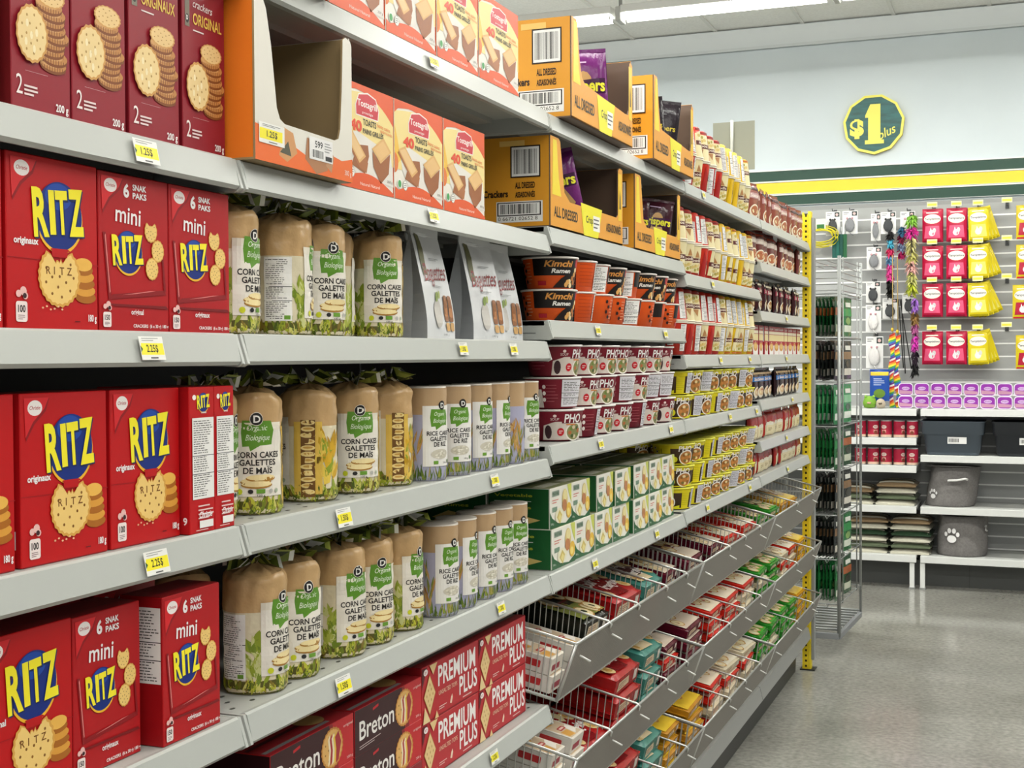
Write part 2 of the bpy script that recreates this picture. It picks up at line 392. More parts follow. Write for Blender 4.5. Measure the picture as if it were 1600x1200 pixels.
# sign holder standing on the top shelf
m = MB(); m.box(-0.187, -0.022, 5.198, 5.201, 2.345, 2.425, '#9da091'); m.box(-0.187, -0.022, 5.198, 5.201, 2.235, 2.3449, '#9da091')
p = MB(); p.tube([(-0.110, 5.190, 2.045), (-0.110, 5.190, 2.43)], 0.0065, '#b9bbb2', 8)
q = MB(); q.box(-0.13, -0.09, 5.178, 5.202, 2.0412, 2.050, '#b9bbb2', 0.002)
thing('sign_holder', 'sign holder', 'blank grey-green sign panel on a pole above the top shelf', m, [('pole', p), ('foot_plate', q)])
# ================================================================== WIRE BASKETS
WIRE = mat('#c6c7c2', rough=0.3, metal=0.6); WIRE_SHADE = mat('#98958f', rough=0.4, metal=0.3)  # front wires get a darker copy of the metal, shading put into the colour
DIV = {2: [0, 0.245, 0.49, 0.77, 1.0, 1.213], 3: [0, 0.36, 0.62, 0.9, 1.213], 4: [0, 0.50, 0.95, 1.213]}
def zt(x, z0): return z0-0.24*(x-0.06)           # rim height, rising to the back
def zb(x, z0): return z0-0.128-0.22*(x-0.012)
TIERS = [0.878, 0.622, 0.373]
for b in (2, 3, 4):
    for ti, z0 in enumerate(TIERS):
        ya, yb = BAY[b]+0.0065, BAY[b+1]-0.0065; XB = -0.33 if ti == 0 else -0.43
        rim = MB(); rim.tube([(XB, ya, zt(XB, z0)), (0.060, ya, z0), (0.060, yb, z0), (XB, yb, zt(XB, z0)), (XB, ya, zt(XB, z0))], 0.0042, WIRE, 6)
        rim.tube([(XB, ya, zb(XB, z0)), (0.014, ya, z0-0.128), (0.014, yb, z0-0.128), (XB, yb, zb(XB, z0)), (XB, ya, zb(XB, z0))], 0.0042, WIRE, 6)
        rim.tube([(0.060, ya, z0), (0.014, ya, z0-0.128)], 0.0042, WIRE, 6); rim.tube([(0.060, yb, z0), (0.014, yb, z0-0.128)], 0.0042, WIRE, 6)
        fr = MB(); n = 128
        for i in range(1, n):
            y = ya+(yb-ya)*i/n; fr.tube([(0.061, y, z0), (0.016, y, z0-0.128), ], 0.0013, WIRE_SHADE, 4)
        bt = MB()
        for i in range(1, 30):
            y = ya+(yb-ya)*i/30; bt.tube([(0.014, y, z0-0.128), (XB, y, zb(XB, z0))], 0.0016, WIRE, 4)
        for i in range(1, 5):
            x = 0.014+(XB-0.014)*i/5; bt.tube([(x, ya, zb(x, z0)-0.003), (x, yb, zb(x, z0)-0.003)], 0.0022, WIRE, 4)
        bk = MB()
        for i in range(1, 24):
            y = ya+(yb-ya)*i/24; bk.tube([(XB, y, zt(XB, z0)), (XB, y, zb(XB, z0))], 0.0016, WIRE, 4)
        parts = [('rim', rim), ('wire_front', fr), ('wire_floor', bt), ('wire_back', bk)]
        for j, dy in enumerate(DIV[b]):
            sd = MB(); y = ya+dy*(yb-ya)/1.213
            if 0 < j < len(DIV[b])-1: sd.tube([(XB, y, zt(XB, z0)+0.004), (0.058, y, z0+0.005), (0.066, y, z0-0.002), (0.062, y, z0-0.012)], 0.0032, WIRE, 6)
            for k in range(1, 26):
                x = 0.05+(XB-0.05)*k/26; sd.tube([(x, y, zt(x, z0)), (x-0.02*(1-k/26), y, zb(x, z0))], 0.0013, WIRE, 4)
            parts.append(('wire_side' if j in (0, len(DIV[b])-1) else 'divider', sd))
        for j, dy in enumerate(DIV[b][:-1]):
            y = ya+(dy+0.05)*(yb-ya)/1.213
            hk = MB(); hk.tube([(0.052, y, z0-0.036), (0.073, y+0.012, z0-0.050)], 0.0024, '#e8e9e4', 5); parts.append(('price_hook', hk))
        thing('wire_basket', 'basket', '%s wire basket in the %s, with dividers' % (['upper', 'middle', 'lowest'][ti], {2: 'nearest bay of baskets', 3: 'centre bay of baskets', 4: 'farthest bay of baskets'}[b]), None, parts, group='long wire baskets along the shelving')
# ================================================================== PRODUCT KINDS
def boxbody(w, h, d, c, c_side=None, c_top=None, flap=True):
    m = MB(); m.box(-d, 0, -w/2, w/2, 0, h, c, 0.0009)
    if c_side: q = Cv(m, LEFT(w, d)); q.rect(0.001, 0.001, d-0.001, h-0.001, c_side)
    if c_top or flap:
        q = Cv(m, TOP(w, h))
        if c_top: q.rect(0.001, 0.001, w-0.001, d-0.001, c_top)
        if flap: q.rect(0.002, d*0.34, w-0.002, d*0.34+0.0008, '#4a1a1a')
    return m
def cracker(c, cu, cv_, ru, rv, base='#d9a24a', lite='#edc878', dark='#8a5a22', bite=0, holes=True, sc=24):
    def prof(k, n, f):
        a = 2*PI*k/n; r = f*(1+(0.035 if k % 2 else -0.02))
        if bite:
            d = abs(((a-PI/2+PI) % (2*PI))-PI)
            if d < 0.62: r *= 0.52+0.06*math.cos(k*2.3)+(0.3 if d > 0.52 else 0)
        return (cu+ru*r*math.cos(a), cv_+rv*r*math.sin(a))
    n = sc*2
    for f, col in ((1.0, base), (0.9, lite)):
        P = [prof(k, n, f) for k in range(n)]; m = matof(col, rough=c.rough)
        for k in range(n): c.emit([(cu, cv_-rv*0.25), P[k], P[(k+1) % n]], m)
        c.o += c.inc
    if holes:
        for r, kk in ((0.0, 1), (0.36, 5), (0.68, 9)):
            for k in range(kk):
                a = 2*PI*k/kk+r*2
                if bite and abs(((a-PI/2+PI) % (2*PI))-PI) < 0.9 and r > 0.3: continue
                c.ell(cu+ru*r*math.cos(a), cv_+rv*r*math.sin(a), ru*0.055, rv*0.055, dark, 6); c.o -= c.inc
        c.o += c.inc
def ritz_logo(c, cu, cv_, r):
    c.ell(cu, cv_-r*0.18, r*1.06, r*1.10, '#f0b52a', 40); c.ell(cu, cv_-r*0.09, r*1.03, r*1.08, '#0f2a7c', 40)
    c.ell(cu-r*0.05, cv_+r*0.52, r*0.60, r*0.42, '#1b48a4', 24)
    c.R = (0.07, cu, cv_)
    for x0, x1, s in ((-1.20, -0.52, 'R'), (-0.48, -0.22, 'I'), (-0.19, 0.36, 'T'), (0.38, 1.08, 'Z')):
        h = {'R': 0.80, 'I': 0.72, 'T': 0.72, 'Z': 0.78}[s]
        c.t(s, cu+r*x0+r*0.05, cv_-r*h*0.93-r*0.05, cu+r*x1+r*0.05, cv_+r*h-r*0.05, '#1a2a55', bold=0.04); c.o += 0.0001
        c.t(s, cu+r*x0, cv_-r*h*0.93, cu+r*x1, cv_+r*h, '#f6e72c', bold=0.035)
    c.R = None
def corner(c, w, h, s=1.0, x=0.006):
    c.poly([(x, h-0.006), (x+0.040*s, h-0.006), (x+0.034*s, h-0.020*s), (x+0.016*s, h-0.034*s), (x+0.003*s, h-0.052*s)], '#8e1017')
    c.poly([(x, h-0.005), (x+0.039*s, h-0.005), (x+0.032*s, h-0.017*s), (x+0.014*s, h-0.031*s), (x+0.002*s, h-0.048*s)], '#d3242a')
    c.ell(x+0.017*s, h-0.016*s, 0.0115*s, 0.0085*s, '#f3ece8', 20); c.th('Christie', x+0.017*s, h-0.0178*s, 0.0042*s, '#b3202a', bold=0.01, shear=0.3, sq=0.9, al='c')
def badge(c, u, v, s, num):
    c.rrect(u, v, u+0.017*s, v+0.022*s, 0.003*s, '#efe0dc'); c.th(num, u+0.0085*s, v+0.010*s, 0.008*s, '#2a2220', bold=0.03, sq=0.8, al='c'); c.lines(u+0.003*s, v+0.002*s, u+0.014*s, v+0.008*s, 3, '#7a5a5a')
    for dx, dy, r in ((0.004, 0.030, .004), (0.011, 0.033, .005), (0.014, 0.028, .004)): c.ell(u+dx*s, v+dy*s, r*s, r*s, '#e9b9b4', 10)
    c.ell(u+0.013*s, v+0.028*s, 0.003*s, 0.003*s, '#3a2428', 8)
RED = '#ba0b10'; RED2 = '#a30f16'
def ritz_box(flav):
    w, h, d = 0.143, 0.188, 0.066
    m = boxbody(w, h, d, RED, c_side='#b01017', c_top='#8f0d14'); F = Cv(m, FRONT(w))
    F.rect(0.002, 0.0, w-0.002, 0.0012, '#8a0d12')
    corner(F, w, h, 1.0)
    F.poly([(0.0, h*0.41), (w, h*0.40), (w, h*0.395), (0, h*0.405)], '#a00f16')
    F.th(flav, 0.010, h*0.475, 0.0095, '#f4efee', bold=0.03, sq=0.95)
    badge(F, 0.012, 0.008, 1.0, '100')
    F.th('180 g', w-0.004, 0.008, 0.0105, '#f4efee', bold=0.03, sq=0.62, al='r'); F.lines(w-0.040, 0.0085, w-0.027, 0.0115, 1, '#5a0a10')
    for i in range(6): F.ell(0.052+i*0.006, 0.024+0.002*math.sin(i*2), 0.0018, 0.0012, '#e8b890', 6)
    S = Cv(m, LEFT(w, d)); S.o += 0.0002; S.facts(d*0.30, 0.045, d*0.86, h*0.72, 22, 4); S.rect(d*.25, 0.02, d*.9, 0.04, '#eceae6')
    lg = MB(); ritz_logo(Cv(lg, FRONT(w), off=0.0009), w*0.56, h*0.685, 0.0350)
    cr = MB(); q = Cv(cr, FRONT(w), off=0.0009)
    for i in range(5): q.ell(w*0.85-0.001*i, h*0.20+i*0.0078, 0.017-0.001*(i == 4), 0.0068, ['#a8641c', '#d99a3c'][i % 2], 18)
    q.ell(w*0.85-0.004, h*0.20+0.037, 0.015, 0.0075, '#e9b452', 18)
    cracker(q, w*0.55, h*0.315, 0.033, 0.0335, bite=1)
    for s, x in zip('RITZ', (-0.021, -0.009, 0.0, 0.0115)): q.th(s, w*0.55+x, h*0.325, 0.0085, '#7a4a18', bold=0.01)
    q.poly([(w*0.55+0.033*math.cos(a), h*0.315+0.0335*math.sin(a)*1.0) for a in (1.0, 1.15)]+[(w*0.55+0.012, h*0.315+0.021), (w*0.55-0.012, h*0.315+0.021)]+[(w*0.55+0.03*math.cos(a), h*0.315+0.0335*math.sin(a)) for a in (2.0, 2.1)], RED)
    return Kind('cracker_box', 'box', m.mesh('cracker_box'), [('logo', lg.mesh('logo'), [], 'blue disc under yellow RITZ letters'), ('cracker_picture', cr.mesh('picture'), [], 'golden bitten cracker')])
def mini_box(flav):
    w, h, d = 0.124, 0.186, 0.064
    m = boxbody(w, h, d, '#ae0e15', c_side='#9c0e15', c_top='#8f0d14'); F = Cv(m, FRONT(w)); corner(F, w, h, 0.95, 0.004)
    F.th('6', w*0.34, h*0.855, 0.017, '#f4efee', bold=0.04, sq=0.95); F.t('SNAK', w*0.47, h*0.908, w*0.67, h*0.948, '#f4efee', bold=0.03); F.t('PAKS', w*0.47, h*0.855, w*0.67, h*0.895, '#f4efee', bold=0.03)
    F.R = (-0.06, w*.4, h*.7); F.th('mini', w*0.40, h*0.690, 0.019, '#f4efee', bold=0.012, sq=0.95, al='c'); F.R = None
    # glossy pouch drawn on the front
    F.poly([(w*.05, h*.62), (w*.09, h*.62), (w*.16, h*.22), (w*.12, h*.20)], '#8a0e15'); F.poly([(w*.12, h*.20), (w*.18, h*.235), (w*.93, h*.28), (w*.95, h*.25)], '#8a0e15')
    F.poly([(w*.075, h*.60), (w*.085, h*.61), (w*.145, h*.25), (w*.135, h*.24)], '#e58a86'); F.poly([(w*.3, h*.232), (w*.7, h*.268), (w*.8, h*.272), (w*.5, h*.245)], '#e58a86')
    F.poly([(w*.88, h*.58), (w*.90, h*.60), (w*.95, h*.27), (w*.92, h*.27)], '#8a0e15'); F.poly([(w*.1, h*.175), (w*.95, h*.175), (w*.98, h*.155), (w*.2, h*.16)], '#7a0c12')
    F.th(flav, w*0.52, h*0.10, 0.0085, '#f4efee', bold=0.02, sq=0.85, al='c'); F.t('CRACKERS  (6 x 30 g) 180 g', w*.46, h*0.022, w*.98, h*0.05, '#f4efee', bold=0.02)
    badge(F, 0.005, 0.005, 0.8, '150')
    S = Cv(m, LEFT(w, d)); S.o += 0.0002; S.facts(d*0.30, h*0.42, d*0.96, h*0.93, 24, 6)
    lg = MB(); ritz_logo(Cv(lg, FRONT(w), off=0.0009), w*0.40, h*0.52, 0.0235)
    cr = MB(); q = Cv(cr, FRONT(w), off=0.0009)
    for i, (a, b) in enumerate(((0.73, 0.66), (0.83, 0.535), (0.74, 0.415))): cracker(q, w*a, h*b, 0.0115, 0.0135, bite=(i == 0), sc=14, dark='#6a4a18')
    return Kind('snack_box', 'box', m.mesh('snack_box'), [('logo', lg.mesh('logo'), [], 'small blue disc with yellow RITZ letters'), ('cracker_picture', cr.mesh('picture'), [], 'three small round crackers')])
def side_box():
    w, h, d = 0.053, 0.188, 0.143
    m = boxbody(w, h, d, RED, c_side='#b01017', c_top='#8f0d14'); F = Cv(m, FRONT(w))
    F.ell(w*.2, h*.93, .004, .0035, '#f3ece8', 10); ritz_logo(F, w*.56, h*.90, .0115); F.th('original', w*.55, h*.815, .0035, '#f4efee', bold=.02, al='c')
    F.rect(w*.35, h*.035, w*.9, h*.085, '#eceae6'); F.lines(w*.3, h*.09, w*.95, h*.2, 4, '#e8c8c4'); F.th('Christie', w*.6, h*.105, .008, '#f4efee', bold=.02, shear=.3, al='c', sq=.8)
    F.lines(w*.2, h*.015, w*.95, h*.03, 1, '#e8c8c4')
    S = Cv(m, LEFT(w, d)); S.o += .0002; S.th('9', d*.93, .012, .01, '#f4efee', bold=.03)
    p = MB(); q = Cv(p, FRONT(w), off=.0009); q.facts(w*.10, h*.235, w*.96, h*.79, 34, 8)
    return Kind('cracker_box', 'box', m.mesh('cracker_box'), [('nutrition_panel', p.mesh('panel'), [], 'white printed nutrition table')])
def maroon_box(word, name2='craquelins'):
    w, h, d = 0.090, 0.249, 0.070
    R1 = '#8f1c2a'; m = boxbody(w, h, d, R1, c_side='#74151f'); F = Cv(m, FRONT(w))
    F.rect(w*.06, .160, w*.165, h*.995, '#7b7465'); F.ell(w*.112, .170, .0035, .006, '#2c2a28', 12); F.th('D', w*.112, .168, .006, '#f0eeea', bold=.03, al='c', sq=.6)
    F.R = (-0.05, w*.3, .19); F.th(name2, w*.24, .187, .010, '#f1e6e2', bold=.005, shear=.25, sq=.85); F.R = None
    F.t(word, w*.24, .165, w*.92, .180, '#e9c456', bold=.015); F.lines(w*.24, .155, w*.62, .160, 1, '#e6d6d2')
    F.lines(w*.22, .045, w*.8, .0458, 1, '#d8b8b8'); F.th('2', w*.07, .019, .021, '#f1e6e2', bold=.0, sq=.7); F.lines(w*.2, .018, w*.44, .031, 3, '#e6d2d0', .5)
    F.th('200 g', w*.95, .006, .0115, '#f4ecea', bold=.025, sq=.75, al='r')
    p = MB(); q = Cv(p, FRONT(w), off=.0009)
    for i in range(9):
        cx = w*.69+.0026*math.sin(i*2.1)+(.004 if i in (4, 5) else 0)-i*.0006; cy = .058+i*.0078
        q.ell(cx, cy, .0205, .0088, '#83481f', 20); q.ell(cx, cy+.0024, .0205, .0080, '#c08448', 20); q.ell(cx-.003, cy+.0036, .0165, .0058, '#d09c62', 18)
        for k in range(10): q.emit([(cx-.018+k*.004, cy-.0055), (cx-.017+k*.004, cy-.0055), (cx-.017+k*.004, cy-.0005), (cx-.018+k*.004, cy-.0005)], '#7a4520')
        q.o += q.inc
    cracker(q, w*.63, .133, .0225, .0125, base='#cf9a54', lite='#e6c488', dark='#a87838', sc=18)
    cracker(q, w*.315, .086, .0235, .0310, base='#cf9850', lite='#e9cd92', dark='#b08848', sc=18)
    for a, b in ((-.006, .012), (.008, .004), (-.008, -.008), (.004, -.014), (.0, .0)): q.ell(w*.30+a, .084+b, .0022, .0045, '#f3e2b8', 8)
    return Kind('cracker_box', 'box', m.mesh('cracker_box'), [('cracker_picture', p.mesh('picture'), [], 'stack of pale round crackers')])
def toast_box():
    w, h, d = 0.190, 0.166, 0.080
    OR = '#de5620'; m = boxbody(w, h, d, '#ece6da', c_side=OR, c_top=OR, flap=False); F = Cv(m, FRONT(w))
    N = 14; arc = lambda a, b, c_: [(w*k/N, h*(a+b*(k/N)+c_*math.sin(PI*k/N))) for k in range(N+1)]
    F.poly([(0, h*.30)]+[(w*k/N, h*(.88+.05*math.sin(PI*k/N))) for k in range(N+1)]+[(w, h*.30)], '#edd78e')
    F.poly([(0, h), (w, h), (w, h*.70)]+[(w*(1-k/N), h*(.70+.25*(1-(1-k/N)**3.2)-(.05*max(0, k/N-.7)/.3))) for k in range(1, N)]+[(0, h*.86)], OR)
    F.poly([(0, h*.30), (0, h*.75), (w*.06, h*.6), (w*.12, h*.4)], '#eebf4a')
    F.poly([(w*.1, h*.50), (w*.30, h*.55), (w*.95, h*.42), (w, h*.1), (w*.3, h*.12), (w*.15, h*.3)], '#e4dfd6')
    F.ell(0, h*.36, w*.07, h*.10, '#e07a3a', 16, -90, 90)
    F.poly([(w*.28, h*.70), (w*.70, h*.70), (w*.72, h*.80), (w*.66, h*.91), (w*.50, h*.945), (w*.33, h*.91), (w*.27, h*.80)], '#f3ece4')
    F.poly([(w*.29, h*.71), (w*.69, h*.71), (w*.705, h*.80), (w*.65, h*.90), (w*.50, h*.93), (w*.34, h*.90), (w*.285, h*.80)], '#c9303c')
    F.t('Tostagrill', w*.31, h*.775, w*.68, h*.86, '#f6efe9', bold=.015); F.t('prestige', w*.40, h*.725, w*.60, h*.755, '#f6efe9')
    F.t('40', w*.17, h*.545, w*.39, h*.655, '#e04a28', bold=.05); F.t('TOASTS', w*.41, h*.625, w*.66, h*.685, '#2f2a26', bold=.02); F.t('PAINS GRILLÉS', w*.41, h*.545, w*.80, h*.605, '#2f2a26', bold=.02)
    F.R = (-.06, w*.8, h*.62); F.t('bons sains', w*.68, h*.64, w*.93, h*.68, '#e0702e'); F.t('approuvés', w*.74, h*.595, w*.97, h*.635, '#e0702e'); F.R = None
    F.poly([(0, 0), (w, 0), (w, h*.03)]+[(w*(1-k/N), h*(.03+.115*math.sin(PI*(k/N))+.04*(k/N))) for k in range(1, N)]+[(0, h*.12)], OR)
    F.t('Naturel Natural', w*.35, h*.045, w*.72, h*.075, '#f6e8de'); F.t('250 g', w*.87, h*.125, w*.97, h*.155, '#6a5a4e')
    F.ell(w*.09, h*.155, w*.042, h*.05, '#f4f2ea', 16); F.ell(w*.09, h*.155, w*.032, h*.038, '#3f9c50', 16); F.ell(w*.20, h*.15, w*.045, h*.052, '#9aa09a', 16); F.ell(w*.20, h*.15, w*.04, h*.046, '#f4f2ea', 16)
    F.lines(w*.17, h*.12, w*.23, h*.18, 3, '#6a6f6a')
    p = MB(); q = Cv(p, FRONT(w), off=.0009)
    q.poly([(w*.20, h*.22), (w*.44, h*.16), (w*.52, h*.34), (w*.50, h*.44), (w*.3, h*.42)], '#9a5c30')
    q.poly([(w*.06, h*.47), (w*.17, h*.52), (w*.42, h*.36), (w*.50, h*.27), (w*.47, h*.17), (w*.34, h*.21)], '#a8683a')
    q.poly([(w*.07, h*.50), (w*.20, h*.55), (w*.46, h*.33), (w*.34, h*.25)], '#dcae6e'); q.poly([(w*.10, h*.49), (w*.20, h*.525), (w*.425, h*.335), (w*.34, h*.28)], '#e6c088')
    q.poly([(w*.58, h*.40), (w*.74, h*.30), (w*.93, h*.42), (w*.90, h*.22), (w*.74, h*.10), (w*.60, h*.25)], '#9c5e34')
    q.poly([(w*.57, h*.42), (w*.80, h*.56), (w*.95, h*.44), (w*.74, h*.30)], '#dcae6e'); q.poly([(w*.61, h*.425), (w*.79, h*.53), (w*.915, h*.435), (w*.74, h*.33)], '#e3b97c')
    return Kind('toast_box', 'box', m.mesh('toast_box'), [('toast_picture', p.mesh('picture'), [], 'brown toast slices')])
def breton_box():
    w, h, d = 0.252, 0.082, 0.16
    m = boxbody(w, h, d, '#c2242a', c_side='#2f1418', c_top='#a9222a', flap=False); T = Cv(m, TOP(w, h)); T.o += .0003
    for k in range(5): T.rect(.004, .01+k*.03, w-.06, .018+k*.03, ['#8d8a88', '#5a1a20'][k % 2])
    T.ell(w*.72, .045, .03, .026, '#c8a060', 18)
    F = Cv(m, FRONT(w)); F.poly([(.0, .0), (w*.80, .0), (w*.72, h), (0, h)], '#3a1519'); F.poly([(w*.73, 0), (w*.80, 0), (w*.72, h), (w*.68, h)], '#8f1d22')
    F.t('Breton', w*.06, h*.30, w*.56, h*.72, '#f3efe9', bold=.012); F.poly([(w*.25, h*.82), (w*.33, h*.86), (w*.33, h*.92), (w*.25, h*.88)], '#c8242c')
    F.R = (.05, w*.1, h*.1); F.lines(w*.06, h*.1, w*.38, h*.2, 2, '#d8c8c4', .3); F.R = None
    F.t('original', w*.86, h*.78, w*.985, h*.86, '#f0d8d0'); F.t('200 g', w*.90, h*.08, w*.98, h*.15, '#f0d8d0')
    p = MB(); q = Cv(p, FRONT(w), off=.0009); cracker(q, w*.715, h*.50, .034, .0345, base='#c98b3e', lite='#e2b268', dark='#9a6a2a')
    for k, cc in enumerate(('#f1e4c0', '#b03038', '#f1e4c0', '#e8c24a', '#a83238')): q.poly([(w*.66+k*.006, h*.15), (w*.68+k*.007, h*.2), (w*.70+k*.008, h*.55), (w*.68+k*.007, h*.80), (w*.66+k*.0055, h*.70), (w*.675+k*.0055, h*.45)], cc)
    return Kind('long_cracker_box', 'box', m.mesh('long_cracker_box'), [('cracker_picture', p.mesh('picture'), [], 'round cracker with toppings')])
def premium_box():
    w, h, d = 0.262, 0.106, 0.14
    m = boxbody(w, h, d, '#b8232b', c_side='#9e1c24', c_top='#8f7f7c', flap=False); T = Cv(m, TOP(w, h)); T.o += .0003; T.rect(.0, .0, w, .022, '#a3262e')
    T.rect(.01, .03, w-.01, .12, '#9b918e')
    F = Cv(m, FRONT(w)); F.rect(.0015, .0015, w-.0015, .003, '#7e161c')
    F.t('PREMIUM', w*.27, h*.53, w*.94, h*.90, '#f6f1ee', bold=.02); F.t('PLUS', w*.64, h*.15, w*.97, h*.50, '#f6f1ee', bold=.02)
    F.t('UNSALTED TOPS', w*.28, h*.37, w*.60, h*.45, '#e9c4a8', bold=.01); F.poly([(w*.47, h*.12), (w*.49, h*.22), (w*.51, h*.27), (w*.52, h*.2), (w*.50, h*.10)], '#f0d8c0'); F.lines(w*.28, h*.10, w*.42, h*.18, 2, '#e6c4be', .4); F.lines(w*.70, h*.06, w*.95, h*.11, 1, '#e6c4be', .4)
    p = MB(); q = Cv(p, FRONT(w), off=.0009)
    def sq(cu, cv_, a, b):
        q.poly([(cu, cv_-b*1.08), (cu+a*1.08, cv_), (cu, cv_+b*1.08), (cu-a*1.08, cv_)], '#a8702e'); q.poly([(cu, cv_-b), (cu+a, cv_), (cu, cv_+b), (cu-a, cv_)], '#e6c88e')
        for i in (-1, 0, 1):
            for j in (-1, 0, 1): q.ell(cu+(i-j)*a*.27, cv_+(i+j)*b*.27, .0016, .003, '#b88c4a', 6)
    q.poly([(w*.0, h*.62), (w*.085, h*.98), (w*.0, h*.98)], '#5c0d14')
    sq(w*.125, h*.47, .024, .036); q.poly([(w*.12, h*.99), (w*.18, h*.80), (w*.25, h*.99)], '#e6c88e'); q.poly([(w*.01, h*.01), (w*.04, h*.30), (w*.13, h*.01)], '#ead09a'); q.poly([(w*.2, h*.0), (w*.235, h*.13), (w*.27, h*.0)], '#e6c88e')
    q.ell(w*.055, h*.90, .009, .006, '#f3ece8', 14); q.lines(w*.035, h*.875, w*.075, h*.92, 2, '#b3202a')
    return Kind('long_cracker_box', 'box', m.mesh('long_cracker_box'), [('cracker_picture', p.mesh('picture'), [], 'square saltine crackers')])
def veg_box():
    w, h, d = 0.155, 0.092, 0.15
    GR = '#1c5a2c'; m = boxbody(w, h, d, '#e9e6da', c_side=GR, c_top='#8a8f62', flap=False); T = Cv(m, TOP(w, h)); T.o += .0002; T.rect(.02, .02, w-.02, .05, '#d8d6c4'); T.rect(.02, .07, w-.04, .1, '#4f6a3a')
    F = Cv(m, FRONT(w)); F.poly([(0, 0), (w, 0), (w, h*.18), (w*.72, h*.04), (w*.35, h*.10), (w*.1, h*.26), (0, h*.42)], GR); F.poly([(w*.80, h), (w, h), (w, h*.5), (w*.9, h*.7)], '#c9cf5e')
    F.rect(w*.10, h*.78, w*.42, h*.92, '#8d9a8c'); F.rect(w*.10, h*.40, w*.32, h*.52, '#76907a'); F.lines(w*.10, h*.60, w*.40, h*.72, 2, '#d8887a', .4); F.t('VEGETABLE', w*.11, h*.81, w*.41, h*.89, '#38603c', bold=.02)
    F.t('200 g', w*.04, h*.08, w*.16, h*.14, '#e6ece0')
    S = Cv(m, LEFT(w, d)); S.o += .0002; S.t('Vegetable', d*.10, h*.76, d*.72, h*.86, '#b8c23a', bold=.02); S.lines(d*.10, h*.60, d*.74, h*.70, 2, '#dfe4da', .35); S.t('Légumes', d*.12, h*.46, d*.70, h*.57, '#b8c23a', bold=.02)
    S.poly([(d*.08, h*.20), (d*.36, h*.38), (d*.85, h*.22), (d*.5, h*.05)], '#d8bc72')
    S.rect(d*.985, 0, d, h, '#dfe0d4')
    p = MB(); q = Cv(p, FRONT(w), off=.0009)
    q.ell(w*.68, h*.64, w*.13, h*.27, '#d8c27a', 18); q.ell(w*.66, h*.50, w*.11, h*.16, '#b87a4a', 14); q.ell(w*.70, h*.76, w*.10, h*.13, '#e4d79a', 14)
    q.ell(w*.86, h*.34, w*.12, h*.20, '#e2b63e', 18); q.ell(w*.84, h*.30, w*.07, h*.10, '#efd67a', 12); q.ell(w*.42, h*.28, w*.20, h*.19, '#e7e2c4', 18); q.poly([(w*.30, h*.25), (w*.42, h*.42), (w*.54, h*.28), (w*.44, h*.06)], '#cdb862'); q.poly([(w*.36, h*.22), (w*.43, h*.34), (w*.5, h*.24), (w*.44, h*.12)], '#e6d88e')
    return Kind('vegetable_cracker_box', 'box', m.mesh('vegetable_cracker_box'), [('food_picture', p.mesh('picture'), [], 'crackers with dips and vegetables')])
def small_red_box():
    w, h, d = 0.105, 0.118, 0.05
    m = boxbody(w, h, d, '#b01a2c', c_side='#a31828', flap=False); F = Cv(m, FRONT(w)); F.rect(0, h*.72, w, h*.82, '#efe4c8'); F.rect(0, h*.48, w, h*.70, '#ecd9a0'); F.t('Campbells', w*.1, h*.84, w*.9, h*.95, '#f4eeea', bold=.01, shear=.3)
    F.poly([(w*.1, 0), (w*.9, 0), (w*.98, h*.3), (w*.5, h*.45), (w*.02, h*.3)], '#e9e4e0'); F.ell(w*.5, h*.27, w*.36, h*.15, '#c98d3c', 18); F.ell(w*.5, h*.29, w*.26, h*.09, '#e2b765', 14)
    S = Cv(m, LEFT(w, d)); S.o += .0002; S.rect(d*.05, h*.45, d*.5, h*.98, '#e8e6ea'); S.rect(d*.7, h*.45, d*.95, h*.98, '#e8e6ea'); S.rect(d*.1, h*.15, d*.5, h*.3, '#d8d8d8')
    return Kind('soup_box', 'box', m.mesh('soup_box'))
# ---- bags of corn and rice cakes
def bag_fn(R, H, seed, flat=1.0, amp=1.0):
    rd = random.Random(seed); ph = [rd.uniform(0, 6.28) for _ in range(8)]
    def f(u, v, o):
        a = u/R; t = max(0.0, min(1.0, v/H)); k = amp*(.6+1.6*max(0, t-.55))
        r = R*(1+0.022*math.sin(3*a+ph[0])+k*(0.016*math.sin(7*a+ph[1]+4*t)+0.013*math.sin(26*t+ph[2]+3*a)+.011*math.sin(13*a+ph[3]-9*t)+.009*math.sin(41*t+ph[4]-5*a)))
        if v < 0.006: r *= 0.93+0.07*v/0.006
        if v > H-0.010: r *= 1-0.13*((v-(H-0.010))/0.010)**2
        r += o
        return (r*math.cos(a), flat*r*math.sin(a), v+(.0035*amp*math.sin(2*a+ph[5])*max(0, t-.8)*5))
    return f
def leaf(c, u, v, L, wd, ang, col):
    c.R = (ang, u, v); c.poly([(u, v), (u+wd, v+L*.35), (u+wd*.6, v+L*.75), (u, v+L), (u-wd*.6, v+L*.7), (u-wd, v+L*.3)], col); c.R = None
